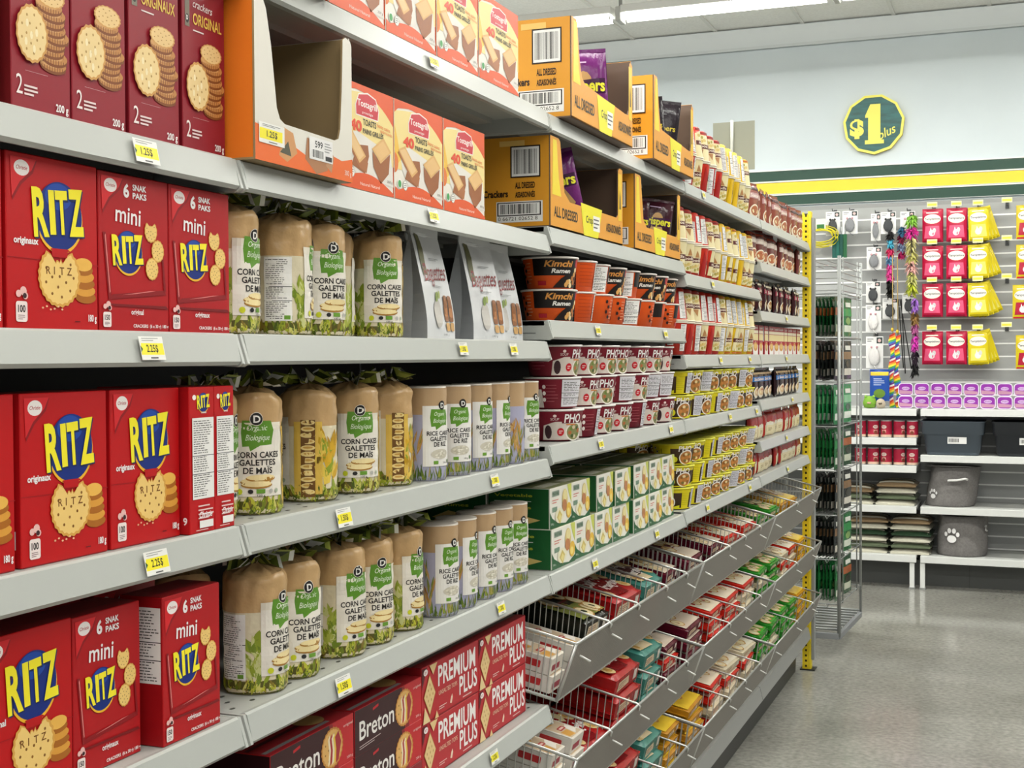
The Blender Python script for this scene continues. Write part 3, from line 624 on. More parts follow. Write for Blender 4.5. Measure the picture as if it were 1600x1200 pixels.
def corn_bag(seed, pic='corn'):
    R, H = 0.0455, 0.172; fn = bag_fn(R, H, seed); rd = random.Random(seed)
    KR = mat('#c6a272', rough=.24, bump=.75, bscale=38); CR = mat('#ddd2b4', rough=.22, bump=.6, bscale=38); m = MB(); n = 64
    def rows(vs, mt): m.ring([[fn(2*PI*R*j/n, v, 0) for j in range(n)] for v in vs], mt)
    rows([0.0, .003, .006]+[.006+.007*i for i in range(1, 17)], CR); rows([.118, .124, .130, .136, .142, .148, .154, H-.012, H-.008, H-.004, H], KR)
    m.f.append(tuple(range(n))[::-1]); m.fm.append(0); m.sm.append(False)
    C = Cv(m, fn, du=.006, dv=.01, off=.0006)
    C.rect(-PI*R, .0005, PI*R, .020, '#55521f')
    for i in range(130):   # leafy band round the foot
        u = rd.uniform(-PI*R, PI*R); C.inc = 0; leaf(C, u, rd.uniform(-.001, .012), rd.uniform(.012, .024), rd.uniform(.002, .004), rd.uniform(-.6, .6), rd.choice(['#6c7a1e', '#97a32a', '#4a5a16', '#b9b83a', '#7d6a2a', '#c9c46a']))
    C.o += .0001
    for i in range(26):   # stems between the labels
        u = R*rd.uniform(-1.25, -.8); leaf(C, u, rd.uniform(.01, .075), rd.uniform(.015, .035), rd.uniform(.003, .006), rd.uniform(-.7, .7), rd.choice(['#8a9a2c', '#a9b24a', '#6f8424', '#c6c987']))
    for i in range(20):
        u = R*rd.uniform(1.9, 2.6); leaf(C, u, rd.uniform(.01, .09), rd.uniform(.02, .04), rd.uniform(.004, .008), rd.uniform(-.7, .7), rd.choice(['#d0a428', '#b98f1e', '#8a9a2c', '#dfc050']))
    # window with the stacked cakes
    C.inc = .00005; u0 = R*1.15; u1 = R*1.95; C.rect(u0-.004, .012, u1+.004, .125, '#d9b34e'); C.rect(u0+.007, .008, u1-.007, .128, '#6e4a1e')
    v = .012
    while v < .122:
        C.ell((u0+u1)/2, v+.004, .0105+rd.uniform(0, .002), .0042, '#e7cf8c', 10); C.ell((u0+u1)/2, v+.0045, .008, .0018, '#c79a4a', 8); C.o -= 2*C.inc; v += .0098
    C.o += .0003
    lab = MB(); L = Cv(lab, lambda u, v, o: fn(u*1.1, v*1.1+.0025, o), du=.005, dv=.006, off=.0014); a = .036
    L.rect(-a, .022, a, .112, '#e8e2d6'); L.rect(-a, .108, a, .118, '#e4dccb')
    L.poly([(-.020, .087), (.019, .089), (.0215, .108), (.018, .120), (-.020, .121), (-.022, .105)], '#5d8f2b'); L.poly([(-.010, .081), (.004, .089), (-.012, .089)], '#5d8f2b')
    L.t('Organic', -.014, .1055, .012, .115, '#e8f0dc', bold=.0, shear=.35); L.t('Biologique', -.016, .0925, .016, .1025, '#e8f0dc', bold=.0, shear=.35)
    L.ell(-.002, .1225, .0085, .0085, '#e8e2d6', 18); L.ell(-.002, .1225, .0078, .0078, '#1e1b19', 18); L.t('D', -.006, .118, .003, .127, '#f0eee8', bold=.03)
    if pic == 'corn':
        for s, y, hw in (('CORN CAKES', .0722, .030), ('GALETTES', .0622, .024), ('DE MAÏS', .0515, .019)): L.t(s, -hw, y, hw, y+.0080+(.002 if 'Ï' in s else 0), '#231f1c', bold=.02)
        for i, (x, y) in enumerate(((-.003, .041), (.004, .0455), (-.002, .037))): L.ell(x, y, .020, .0048, '#a87a34', 16); L.ell(x, y+.0012, .019, .0038, '#ecd9a2', 16)
    L.ell(-.024, .0285, .004, .004, '#c9cf2e', 10); L.ell(-.010, .0285, .0035, .003, '#2a2a2a', 8); L.rect(-.003, .026, .008, .0315, '#6b9a35'); L.ell(.016, .0285, .003, .003, '#b9b7b0', 8); L.ell(.026, .0285, .003, .003, '#a9b49c', 8)
    L.t('120 g', -.002, .0215, .008, .0245, '#2a2725', bold=.01)
    nut = MB(); N = Cv(nut, fn, du=.005, dv=.007, off=.0013); N.facts(-R*2.25, .022, -R*1.35, .116, 30, seed); N.rect(-R*1.62, .024, -R*1.42, .030, '#6b9a35')
    # gathered neck, tie and frill
    KL = mat('#7a7a38', rough=.25, bump=.5, bscale=80)
    nk = MB(); n = 64; rs = [[fn(2*PI*R*j/n, H, -.0004) for j in range(n)]]
    for z, r, wv in ((.002, R*.74, .02), (.005, R*.56, .06), (.008, R*.36, .12), (.011, .012, .2), (.014, .007, .2)):
        rs.append([(r*math.cos(2*PI*j/n), r*math.sin(2*PI*j/n), H+z+.0035*(1-abs(z-.006)/.009)*math.sin(11*2*PI*j/n+seed+2*math.sin(3*2*PI*j/n))) for j in range(n)])
    nk.ring(rs, KR)
    fr = MB(); n = 36; rs = []; tilt = rd.uniform(-.5, .5); ta = rd.uniform(0, 6.28)
    for z, r, wv in ((.0, .007, .1), (.007, .015, .28), (.016, .026, .40), (.026, .034, .42), (.030, .038, .46)):
        row = []
        for j in range(n):
            a = 2*PI*j/n; rr = r*(1+wv*math.sin(8*a+seed)+.15*math.sin(3*a)); zz = z*(.75+.35*math.sin(5*a+seed*2)+.25*math.cos(a*13))
            x, y = rr*math.cos(a), rr*math.sin(a); row.append((x+tilt*zz*math.cos(ta), y+tilt*zz*math.sin(ta), H+.013+zz*.8-abs(rr)*.25))
        rs.append(row)
    for k in range(4):
        for j in range(n):
            q = [rs[k][j], rs[k][(j+1) % n], rs[k+1][(j+1) % n], rs[k+1][j]]; fr.face(q, rd.choice([mat('#5d6a22', rough=.25), mat('#3d4a1a', rough=.25), mat('#8c9440', rough=.25), mat('#d9dad0', rough=.15), mat('#2e3416', rough=.25)]), True)  # pale faces paint in clear film bits and their highlights
    te = MB(); te.tube([(.008*math.cos(a), .008*math.sin(a), H+.013) for a in [k*PI/5 for k in range(10)]]+[(.008, 0, H+.013), (.02, .004, H+.02), (.03, .012, H+.017)], .0011, '#b8b49a', 5)
    return Kind('corn_cake_bag', 'bag', m.mesh('corn_cake_bag'), [('front_label', lab.mesh('label'), [], 'cream label with green patch'), ('nutrition_label', nut.mesh('nutrition'), [], 'white printed table'), ('neck', nk.mesh('neck')), ('frill', fr.mesh('frill'), [('tie', te.mesh('tie'))], 'green crumpled bag top')])
def rice_bag(seed):
    R, H = 0.0405, 0.170; fn = bag_fn(R, H+.03, seed, amp=.7); rd = random.Random(seed)
    KR = mat('#b99a74', rough=.4, bump=.2, bscale=40); m = MB(); n = 36
    def rows(vs, mt): m.ring([[fn(2*PI*R*j/n, v, 0) for j in range(n)] for v in vs], mt)
    rows([0, .003, .006]+[.006+.0076*i for i in range(1, 15)]+[.12], mat('#a9a8c0', rough=.4, bump=.2, bscale=40)); rows([.12, .127, .134, .141, .148, .155, .162, H-.002], KR)
    m.ring([[((r)*math.cos(2*PI*j/n), r*math.sin(2*PI*j/n), z) for j in range(n)] for r, z in ((R*1.0, H-.002), (R*.985, H+.001), (R*.8, H-.001), (R*.3, H+.001))], '#cfc7bc', True, None, '#cfc7bc')
    C = Cv(m, fn, du=.008, dv=.02, off=.0005, inc=0)
    for i in range(110):
        u = rd.uniform(-PI*R, PI*R); leaf(C, u, 0, rd.uniform(.015, .034), rd.uniform(.0009, .002), rd.uniform(-.3, .3), rd.choice(['#5f7428', '#7c8c34', '#48602a', '#a89a4e', '#8aa03c']))
    C.o += .0002
    for s in (-1, 1):
        for i in range(34):
            u = s*R*rd.uniform(1.05, 1.9); leaf(C, u, rd.uniform(.01, .07), rd.uniform(.02, .05), rd.uniform(.0015, .003), rd.uniform(-.35, .35), rd.choice(['#b98a4a', '#8c8a3a', '#c9a468', '#76843a', '#9c6c34']))
    C.o += .0002; C.inc = .0001; C.barcode(R*2.2, .05, R*2.8, .08, 14, seed)
    lab = MB(); L = Cv(lab, fn, du=.005, dv=.006, off=.0014)
    L.rect(-.035, .026, .035, .136, '#e9e6e0')
    L.poly([(-.020, .098), (.019, .100), (.0215, .115), (.018, .129), (-.020, .130), (-.022, .115)], '#5d8f2b'); L.poly([(-.010, .092), (.004, .1), (-.012, .1)], '#5d8f2b')
    L.t('Organic', -.014, .1155, .012, .125, '#e8f0dc', shear=.35); L.t('Biologique', -.016, .1025, .016, .1125, '#e8f0dc', shear=.35)
    L.ell(.004, .1365, .0085, .0085, '#1e1b19', 18); L.t('D', .000, .132, .009, .141, '#f0eee8', bold=.03)
    for s, y, hw in (('RICE CAKES', .082, .028), ('GALETTES', .072, .022), ('DE RIZ', .062, .015)): L.t(s, -hw, y, hw, y+.0080, '#231f1c', bold=.02)
    L.ell(0, .048, .021, .009, '#c9c3b2', 18)
    for i in range(24): a = rd.uniform(0, 6.28); r = rd.uniform(0, 1); L.inc = 0; L.ell(.019*r*math.cos(a), .048+.008*r*math.sin(a), .0028, .0016, rd.choice(['#e8e4d6', '#dcd6c4', '#b8b29c']), 6)
    L.o += .0001; L.rect(-.016, .030, -.006, .036, '#6b9a35'); L.t('130 g', .006, .030, .016, .034, '#2a2725', bold=.01); L.ell(.024, .034, .004, .004, '#5a7a4a', 8)
    return Kind('rice_cake_bag', 'bag', m.mesh('rice_cake_bag'), [('front_label', lab.mesh('label'), [], 'white label with green patch')])
def bagel_pouch(seed):
    w, h, d = 0.135, 0.196, 0.07; rd = random.Random(seed)
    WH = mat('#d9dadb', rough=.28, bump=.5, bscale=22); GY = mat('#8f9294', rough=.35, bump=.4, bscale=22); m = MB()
    nv = 12
    def fx(v): return -d*.5*max(0, (v-.03)/(h-.03))**1.3 if v > .03 else 0
    def wob(u, v): return .0035*math.sin(40*u+seed)*math.sin(22*v+seed*2)+.002*math.sin(90*v+u*30)
    def F_(u, v, o):
        k = v/h; ww = w/2*(1-.06*k); y = (u/(w/2))*ww if True else u
        return (fx(v)+wob(u, v)*(1-abs(u)/(w/2))**.5+o, y, v)
    us = [-w/2+w*i/12 for i in range(13)]; vs = [h*i/nv for i in range(nv+1)]
    m.ring([[F_(u, v, 0) for u in us] for v in vs], WH, False)
    m.ring([[(-d-(F_(u, v, 0)[0]), F_(u, v, 0)[1], v) for u in us[::-1]] for v in vs], WH, False)
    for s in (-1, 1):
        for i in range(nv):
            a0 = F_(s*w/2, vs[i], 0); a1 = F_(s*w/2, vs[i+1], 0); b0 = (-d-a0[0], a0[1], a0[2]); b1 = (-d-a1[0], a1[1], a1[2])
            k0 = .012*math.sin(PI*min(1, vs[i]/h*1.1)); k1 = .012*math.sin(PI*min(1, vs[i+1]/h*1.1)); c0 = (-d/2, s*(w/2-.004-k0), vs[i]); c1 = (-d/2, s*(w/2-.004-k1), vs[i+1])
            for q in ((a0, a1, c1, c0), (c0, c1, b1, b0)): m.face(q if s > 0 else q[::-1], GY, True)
    m.face([(0, -w/2, 0), (-d, -w/2, 0), (-d, w/2, 0), (0, w/2, 0)], GY)
    seam = MB(); seam.box(-d/2-.0015, -d/2+.0015, -w*.47, w*.47, h-.004, h+.012, WH)
    lab = MB(); L = Cv(lab, F_, du=.01, dv=.015, off=.0014)
    L.rect(-w*.40, h*.60, -w*.26, h*.99, '#6b6a45'); L.ell(-w*.33, h*.66, .0065, .0065, '#1e1b19', 14); L.t('D', -w*.36, h*.642, -w*.30, h*.68, '#f0eee8', bold=.03)
    L.R = (.05, 0, h*.6); L.t('Baguettes', -w*.40, h*.50, w*.46, h*.72, '#8d2a2c', bold=.0, shear=.45); L.R = None
    L.lines(-w*.12, h*.74, w*.3, h*.77, 2, '#8a8a8a', .3); L.lines(-w*.2, h*.48, w*.25, h*.51, 2, '#9a9a9a', .3)
    L.ell(-w*.10, h*.24, .019, .026, '#c4bfb8', 18); L.ell(-w*.12, h*.40, .006, .010, '#8da05a', 8); L.ell(-w*.04, h*.42, .005, .008, '#a9b56a', 8)
    for x in (.20, .36):
        L.rrect(w*x-.008, h*.17, w*x+.010, h*.42, .004, '#8d5a34'); L.rrect(w*x-.006, h*.2, w*x+.007, h*.30, .003, '#b67c4e'); L.rrect(w*x-.008, h*.08, w*x+.010, h*.16, .004, '#c79c62')
    L.t('140 g', w*.05, h*.03, w*.2, h*.055, '#555555')
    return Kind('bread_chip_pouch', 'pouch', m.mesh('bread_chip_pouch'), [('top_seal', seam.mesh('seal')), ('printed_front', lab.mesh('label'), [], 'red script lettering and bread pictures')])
# ---- bowls and cups
def frus(rb, rt_, h, col, rimc, n=36, lid='#e6e2dc', step=True):
    m = MB(); m.lathe([(rb*.86, 0), (rb*.9, .002), (rb, .003), (rt_, h-.004)], col, n, cap1=False); r = MB()
    r.lathe([(rt_, h-.0045), (rt_+.0028, h-.004), (rt_+.0034, h-.0015), (rt_+.0025, h), (rt_-.001, h)], rimc, n, cap0=False, cap1=False); l = MB(); l.lathe([(rt_-.0012, h-.0008), (rt_-.003, h-.0002)], lid, n)
    return m, r, l
def bowl(kind, seed=0):
    rb, rt_, h = 0.055, 0.066, 0.0745
    side = {'kimchi': '#e85a16', 'pho': '#80162a', 'phoy': '#46301f'}[kind]
    rim = {'kimchi': '#e9e2da', 'pho': '#eee9e4', 'phoy': '#dcd84a'}[kind]
    m, r, l = frus(rb, rt_, h, side, rim, lid={'kimchi': '#dedad4', 'pho': '#e6e2dc', 'phoy': '#c9c440'}[kind]); fn = CYL(rb, rt_, h); C = Cv(m, fn, du=.006, off=.0007); R = (rb+rt_)/2; D = lambda a: R*math.radians(a)
    if kind == 'kimchi':
        C.rect(D(-60), h*.42, D(58), h*.97, '#1c1614'); C.poly([(D(-15), .003), (D(5), h*.32), (D(25), h*.50), (D(58), h*.5), (D(58), .003)], '#1c1614')
        C.t('Kimchi', D(-34), h*.68, D(36), h*.88, '#e09a4a', bold=.03, shear=.25); C.t('Ramen', D(-18), h*.49, D(30), h*.63, '#f2efe8', bold=.03, shear=.2); C.rect(D(-50), h*.12, D(-30), h*.25, '#b3202c'); C.rect(D(48), h*.7, D(56), h*.93, '#c03040')
        for i, (x, y) in enumerate(((20, .14), (30, .24), (40, .34), (47, .46), (34, .12), (46, .22), (24, .22), (50, .6))): C.ell(D(x), h*y, .006, .006, ['#d9a45c', '#e9d2a0', '#b8743a'][i % 3], 10)
        C.lines(D(66), h*.12, D(108), h*.92, 7, '#c24014', .14, jag=False); C.facts(D(118), h*.08, D(175), h*.92, 14, 5); C.rect(D(180), h*.42, D(215), h*.97, '#1c1614')
        for i in range(4): C.ell(D(-92+(i % 2)*8), h*(.75-.17*i), .0045, .0045, '#2a1612', 10)
        C.lines(D(-80), h*.15, D(-64), h*.85, 7, '#f0b08a', .2)
    elif kind == 'pho':
        C.rect(D(-12), h*.08, D(55), h*.60, '#ded3c8'); C.poly([(D(-50), .004), (D(-46), h*.5), (D(-20), h*.62), (D(56), h*.62), (D(60), .004)], '#d8ccc2'); C.ell(D(-36), h*.30, .0085, .016, '#3a2226', 14)
        C.ell(D(28), h*.30, .026, .022, '#efe9df', 20); C.ell(D(28), h*.30, .0225, .0185, '#8b8a5a', 20)
        for i in range(9): C.ell(D(28)+.014*math.cos(i*2.4), h*.30+.011*math.sin(i*2.4), .005, .0045, ['#b7683c', '#6f8440', '#d8c8a8', '#4a5a30'][i % 4], 8)
        C.ell(D(-8), h*.30, .0085, .0095, '#c4202c', 16); C.lines(D(-12), h*.24, D(-3), h*.36, 2, '#f0e6e0', .4)
        C.rect(D(-6), h*.57, D(48), h*.62, '#6a1420'); C.t('PHO', D(-1), h*.58, D(43), h*.86, '#f4efec', bold=.02, shear=.1); C.lines(D(4), h*.5, D(40), h*.56, 1, '#d9823c', .6); C.t('SOUP', D(-30), h*.66, D(-12), h*.74, '#f0d8d4'); C.ell(D(-21), h*.80, .004, .0035, '#f0d8d4', 10)
        C.facts(D(100), h*.08, D(172), h*.92, 14, 5, bg='#dcd9de'); C.lines(D(66), h*.2, D(94), h*.8, 6, '#b35a64', .15); C.lines(D(-100), h*.2, D(-62), h*.8, 6, '#b35a64', .15)
        for i in range(3): C.ell(D(62), h*(.7-.2*i), .004, .005, '#efe2dc', 8)
    else:
        C.rect(D(-179), h*.78, D(179), h*.97, '#d8c81e'); C.rect(D(-179), .003, D(179), h*.09, '#d8c81e'); C.rect(D(-125), .004, D(-62), h*.97, '#dccc1c'); C.rect(D(-60), h*.55, D(-34), h*.97, '#dccc1c'); C.rect(D(64), .004, D(92), h*.97, '#dccc1c')
        C.ell(D(18), h*.36, .028, .026, '#efe9df', 20); C.ell(D(18), h*.36, .0245, .022, '#b4763a', 20)
        for i in range(9): C.ell(D(18)+.015*math.cos(i*2.4), h*.36+.012*math.sin(i*2.4), .006, .005, ['#c98442', '#8a5a2a', '#e6cf9c', '#7a6a38'][i % 4], 8)
        C.ell(D(-22), h*.28, .0095, .010, '#dcd61e', 16); C.poly([(D(10), .003), (D(58), .003), (D(58), h*.22)], '#dcd61e'); C.t('PHO', D(-11), h*.64, D(33), h*.90, '#f4efec', bold=.02, shear=.1)
        C.facts(D(100), h*.08, D(172), h*.92, 14, 5, bg='#d5d3dc')
        for i in range(4): C.ell(D(-84+(i % 2)*7), h*(.80-.17*i), .0045, .0045, '#f0efe8', 10); C.ell(D(-84+(i % 2)*7), h*(.80-.17*i), .003, .003, '#1c1614', 8)
        C.lines(D(-74), h*.3, D(-62), h*.8, 7, '#a8a216', .2); C.lines(D(64), h*.2, D(94), h*.8, 7, '#a8a216', .15)
    return Kind('noodle_bowl', 'bowl', m.mesh('noodle_bowl'), [('rim', r.mesh('rim')), ('lid', l.mesh('lid'))])
def cup(kind):
    rb, rt_, h = 0.0335, 0.0455, 0.103; base = {'red': '#c9301e', 'yellow': '#e2b81e'}[kind]
    m, r, l = frus(rb, rt_, h, base, '#e8e0cc', 28); fn = CYL(rb, rt_, h); C = Cv(m, fn, du=.006, off=.0007); R = (rb+rt_)/2; D = lambda a: R*math.radians(a)
    C.poly([(D(-65), h*.15), (D(-45), h*.97), (D(65), h*.97), (D(65), h*.22), (D(20), h*.12)], '#e2d6a8'); C.rect(D(-60), h*.44, D(60), h*.58, '#5a2420'); C.t('noodle', D(-40), h*.47, D(40), h*.56, '#e9dccb', bold=.02); C.rect(D(-62), .004, D(60), h*.10, '#8c2018' if kind == 'red' else '#b8661e')
    for i in range(14): C.ell(D(-40+(i*37) % 84), h*(.18+.22*((i*5) % 7)/7), .006, .005, ['#d8c078', '#c9b060', '#a8a050', '#efe6c0'][i % 4], 8)
    C.poly([(D(-10), h*.60), (D(0), h*.82), (D(22), h*.60)], '#b08050')
    C.facts(D(78), h*.12, D(140), h*.92, 18, 7, bg='#e2e2e2'); C.facts(D(150), h*.3, D(178), h*.92, 14, 9); C.poly([(D(-110), .004), (D(-70), .004), (D(-70), h*.5), (D(-90), h*.9)], base if kind == 'yellow' else '#a3201c'); C.facts(D(-150), h*.12, D(-115), h*.92, 18, 8)
    return Kind('noodle_cup', 'cup', m.mesh('noodle_cup'), [('rim', r.mesh('rim')), ('lid', l.mesh('lid'))])
def can(c1='#a8203c'):
    R, h = 0.036, 0.112; m = MB(); m.lathe([(R-.002, 0), (R, .002), (R, .004), (R, h-.004), (R, h-.002), (R-.002, h)], '#b9bbbb', 28)
    C = Cv(m, CYL(R), du=.008, off=.0005); C.rect(-PI*R*.98, .006, PI*R*.98, h-.006, c1); C.rect(-PI*R*.98, .006, PI*R*.98, .02, '#d8b8a0'); C.ell(0, h*.62, .018, .012, '#e6d6cc', 14); C.t('PET', -.012, h*.57, .012, h*.67, '#a8203c'); C.rect(-.014, h*.28, .014, h*.45, '#d89a90'); C.ell(0, h*.3, .012, .012, '#7c3a2c', 12)
    l = MB(); l.lathe([(R-.002, h-.001), (R-.003, h+.0005), (R-.004, h-.002)], '#a8aaaa', 28, cap0=False)
    return Kind('food_can', 'can', m.mesh('food_can'), [('lid', l.mesh('lid'))])
# ---- flexible pouches and flow packs
def pillow(w, h, d, base, art=None, crimp=True, seed=0, nu=12, nv=10, zig='#cfcfcf'):
    """upright pillow bag standing on its lower seam, front to +X"""
    m = MB(); rd = random.Random(seed); p1, p2 = rd.uniform(0, 6), rd.uniform(0, 6)
    def th_(u, v): return d/2*max(0, (1-(2*abs(u)/w)**3))**.5*max(0, 1-(2*abs(v/h-.5))**3.5)**.5+.0012*math.sin(60*u+p1+30*v)
    def F_(u, v, o): return (th_(u, v)+o, u, v)
    def B_(u, v, o): return (-th_(u, v)-o, u, v)
    bm_ = base if isinstance(base, bpy.types.Material) else mat(base, rough=.22, bump=.5, bscale=45)
    us = [-w/2+w*i/nu for i in range(nu+1)]; vs = [h*i/nv for i in range(nv+1)]
    m.ring([[F_(u, v, 0) for u in us] for v in vs], bm_, False); m.ring([[B_(u, v, 0) for u in us[::-1]] for v in vs], bm_, False)
    if art: art(Cv(m, F_, du=w/nu, dv=h/nv, off=.0009, rough=.25), w, h)
    s1 = MB(); s1.box(-.0008, .0008, -w/2, w/2, h-.001, h+.009, bm_)
    s2 = MB(); s2.box(-.0008, .0008, -w/2, w/2, -.0, .003, bm_)
    return m, s1
def pouch_kind(name, cat, w, h, d, base, art, seed=0):
    m, s1 = pillow(w, h, d, base, art, seed=seed)
    return Kind(name, cat, m.mesh(name), [('top_seal', s1.mesh('seal'))])
def art_crisper(c, w, h):
    c.ell(w*.02, h*.62, w*.17, h*.15, '#c89a5c', 12); c.poly([(-w*.25, h*.25), (-w*.1, h*.55), (w*.1, h*.6), (w*.36, h*.25), (w*.2, h*.1), (-w*.1, h*.12)], '#c9a066'); c.poly([(-w*.42, h*.46), (w*.45, h*.50), (w*.45, h*.68), (-w*.42, h*.64)], '#3a1038'); c.o += .0003; c.t('Crispers', -w*.44, h*.47, w*.44, h*.67, '#e9e23a', bold=.03)
    c.lines(-w*.3, h*.85, w*.3, h*.9, 1, '#d8b8d8'); c.poly([(-w*.4, h*.05), (-w*.1, h*.15), (-w*.35, h*.25)], '#a84aa8')
def art_crisper2(c, w, h):
    c.t('Crispers', -w*.40, h*.55, w*.40, h*.66, '#c8b23a', bold=.02); c.ell(0, h*.3, w*.28, h*.14, '#b98c54', 12); c.poly([(-w*.3, h*.1), (0, h*.2), (-w*.2, h*.3)], '#8a5a8a'); c.lines(-w*.3, h*.8, w*.3, h*.9, 2, '#7a7a7a', .2)
def art_sauce(c1, c2, c3):
    def f(c, w, h):
        c.rect(-w*.46, h*.62, w*.46, h*.78, c2); c.t('Sidekicks', -w*.38, h*.65, w*.38, h*.75, '#f0e6da', bold=.02, shear=.2); c.ell(0, h*.26, w*.40, h*.20, '#e8dcc4', 16); c.ell(0, h*.28, w*.32, h*.14, c3, 14)
        for i in range(6): c.ell(w*.2*math.cos(i*1.9), h*.28+h*.07*math.sin(i*1.9), w*.06, h*.035, ['#e2c48a', '#a85a30', '#e9d8a8'][i % 3], 6)
        c.rect(-w*.46, h*.86, w*.46, h*.93, c1)
    return f
def brick(name, w, h, d, base, art, seed=0):
    """flow-wrapped tray lying flat: w along Y, h deep (X), d thick; label on top, crimped ends"""
    m = MB(); rd = random.Random(seed); bm_ = mat(base, rough=.2, bump=.45, bscale=50); n = 10
    def T_(u, v, o):
        soft = name == 'bedding_bag'; p_ = 4 if soft else 14; b_ = .30 if soft else .80
        e = max(0, 1-(2*abs(u)/w)**p_)**.5*max(0, 1-(2*abs(v-h/2)/h)**p_)**.5
        return (-v, u, d*(b_+(1-b_)*e)+.0008*math.sin(70*u+seed)*math.sin(50*v)+o)
    us = [-w/2+w*i/n for i in range(n+1)]; vs = [h*i/8 for i in range(9)]
    m.ring([[T_(u, v, 0) for u in us] for v in vs], bm_, False)
    P = [(0, -w/2), (0, w/2), (-h, w/2), (-h, -w/2)]
    for i in range(4):
        a, b = P[i], P[(i+1) % 4]; za = d*(.30 if name == 'bedding_bag' else .80)
        m.face([(a[0], a[1], 0), (b[0], b[1], 0), (b[0], b[1], za), (a[0], a[1], za)], bm_)
    m.face([(p[0], p[1], 0) for p in P][::-1], bm_)
    def A_(u, v, o): return T_(u, v, o)
    if art: art(Cv(m, A_, du=w/n, dv=h/8, off=.001, rough=.25), w, h)
    if name == 'cookie_package': c = Cv(m, FRONT(w), off=.0006, rough=.25); c.poly([(w*.1, d*.15), (w*.6, d*.2), (w*.55, d*.6), (w*.14, d*.6)], '#dcc9a8'); c.lines(w*.16, d*.22, w*.5, d*.52, 3, '#8a2a2a', .3); c.rect(w*.78, d*.15, w*.92, d*.65, '#dcd4c8')
    ps = []
    for sg in (-1, 1): s = MB(); s.box(-h+.004, -.004, sg*w/2-(.010 if sg < 0 else 0), sg*w/2+(.010 if sg > 0 else 0), d*.26, d*.29, bm_); ps.append(('end_seal', s.mesh('seal')))
    return Kind(name, 'package', m.mesh(name), ps)
# ================================================================== STOCKING THE NEAR BAYS
rnd = random.Random(11)
def place(k, w0, x, y0, y1, z, label, group=None, yaw=0.0, hs=1.0):
    return spawn(k, (x, (y0+y1)/2, z+0.0006), yaw, label, group, sc=(1, (y1-y0)/w0, hs))
MCK = [maroon_box('ORIGINAUX'), maroon_box('ORIGINAL', 'crackers')]
for i, (a, b) in enumerate([(1.124, 1.217), (1.220, 1.315), (1.322, 1.422), (1.430, 1.525)]):
    place(MCK[i == 3], 0.090, -0.02, a, b, 1.774, 'maroon box of round crackers on the upper shelf, %s of four' % nth(i, 4), 'maroon cracker boxes', hs=1.0)
m = boxbody(0.05, 0.24, 0.1, '#8fae4c', c_side='#5d7f2a', flap=False); q = Cv(m, FRONT(0.05)); q.rect(0.004, 0.12, 0.046, 0.2, '#e9efe0'); q.lines(0.006, 0.02, 0.044, 0.1, 6, '#2f4a1c')
thing('cracker_box', 'box', 'light green box at the left edge beside the maroon cracker boxes', m, [], (-0.02, 1.082, 1.7746))
RO, RO2, RE = ritz_box('originaux'), ritz_box('original'), side_box()
MI, MI2 = mini_box('originaux'), mini_box('original')
ABV = 'on the shelf under the maroon boxes'
place(RO, .143, -.015, .960, 1.102, 1.541, 'red cracker box cut by the left edge, '+ABV)
place(RO, .143, -.015, 1.108, 1.254, 1.541, 'large red cracker box with bitten cracker, '+ABV)
place(MI2, .124, -.015, 1.2565, 1.389, 1.541, 'red snack pack box reading original, '+ABV)
place(MI, .124, -.015, 1.391, 1.524, 1.541, 'red snack pack box reading originaux, '+ABV)
MID = 'on the middle near shelf'
place(RO, .143, -.02, .975, 1.121, 1.284, 'red cracker box cut by the left edge, '+MID)
place(RO, .143, -.02, 1.130, 1.273, 1.284, 'red cracker box reading originaux, first whole one '+MID)
place(RO, .143, -.02, 1.2795, 1.415, 1.284, 'red cracker box reading originaux beside the sideways boxes '+MID)
place(RE, .053, -.008, 1.4195, 1.4745, 1.284, 'red cracker box standing sideways, the left of two '+MID)
place(RE, .053, -.010, 1.4780, 1.5235, 1.284, 'red cracker box standing sideways, the right of two '+MID)
LOW = 'on the low near shelf'
place(RO2, .143, -.03, .930, 1.074, 1.027, 'red cracker box mostly outside the left edge, '+LOW)
place(RO2, .143, -.03, 1.077, 1.220, 1.027, 'large red cracker box with yellow brand letters, '+LOW)
place(MI, .124, -.03, 1.2215, 1.3440, 1.027, 'red snack pack box in the middle, '+LOW)
place(MI, .124, -.012, 1.3650, 1.4890, 1.027, 'red snack pack box standing forward, end of the low near shelf')
for i, (k, w0, a, b) in enumerate(((RO2, .143, 1.06, 1.203), (MI, .124, 1.21, 1.334), (MI, .124, 1.36, 1.484))):
    place(k, w0, -.11, a, b, 1.027, 'red box in the second row %s, %s' % (LOW, nth(i, 3)), 'second row of red boxes')
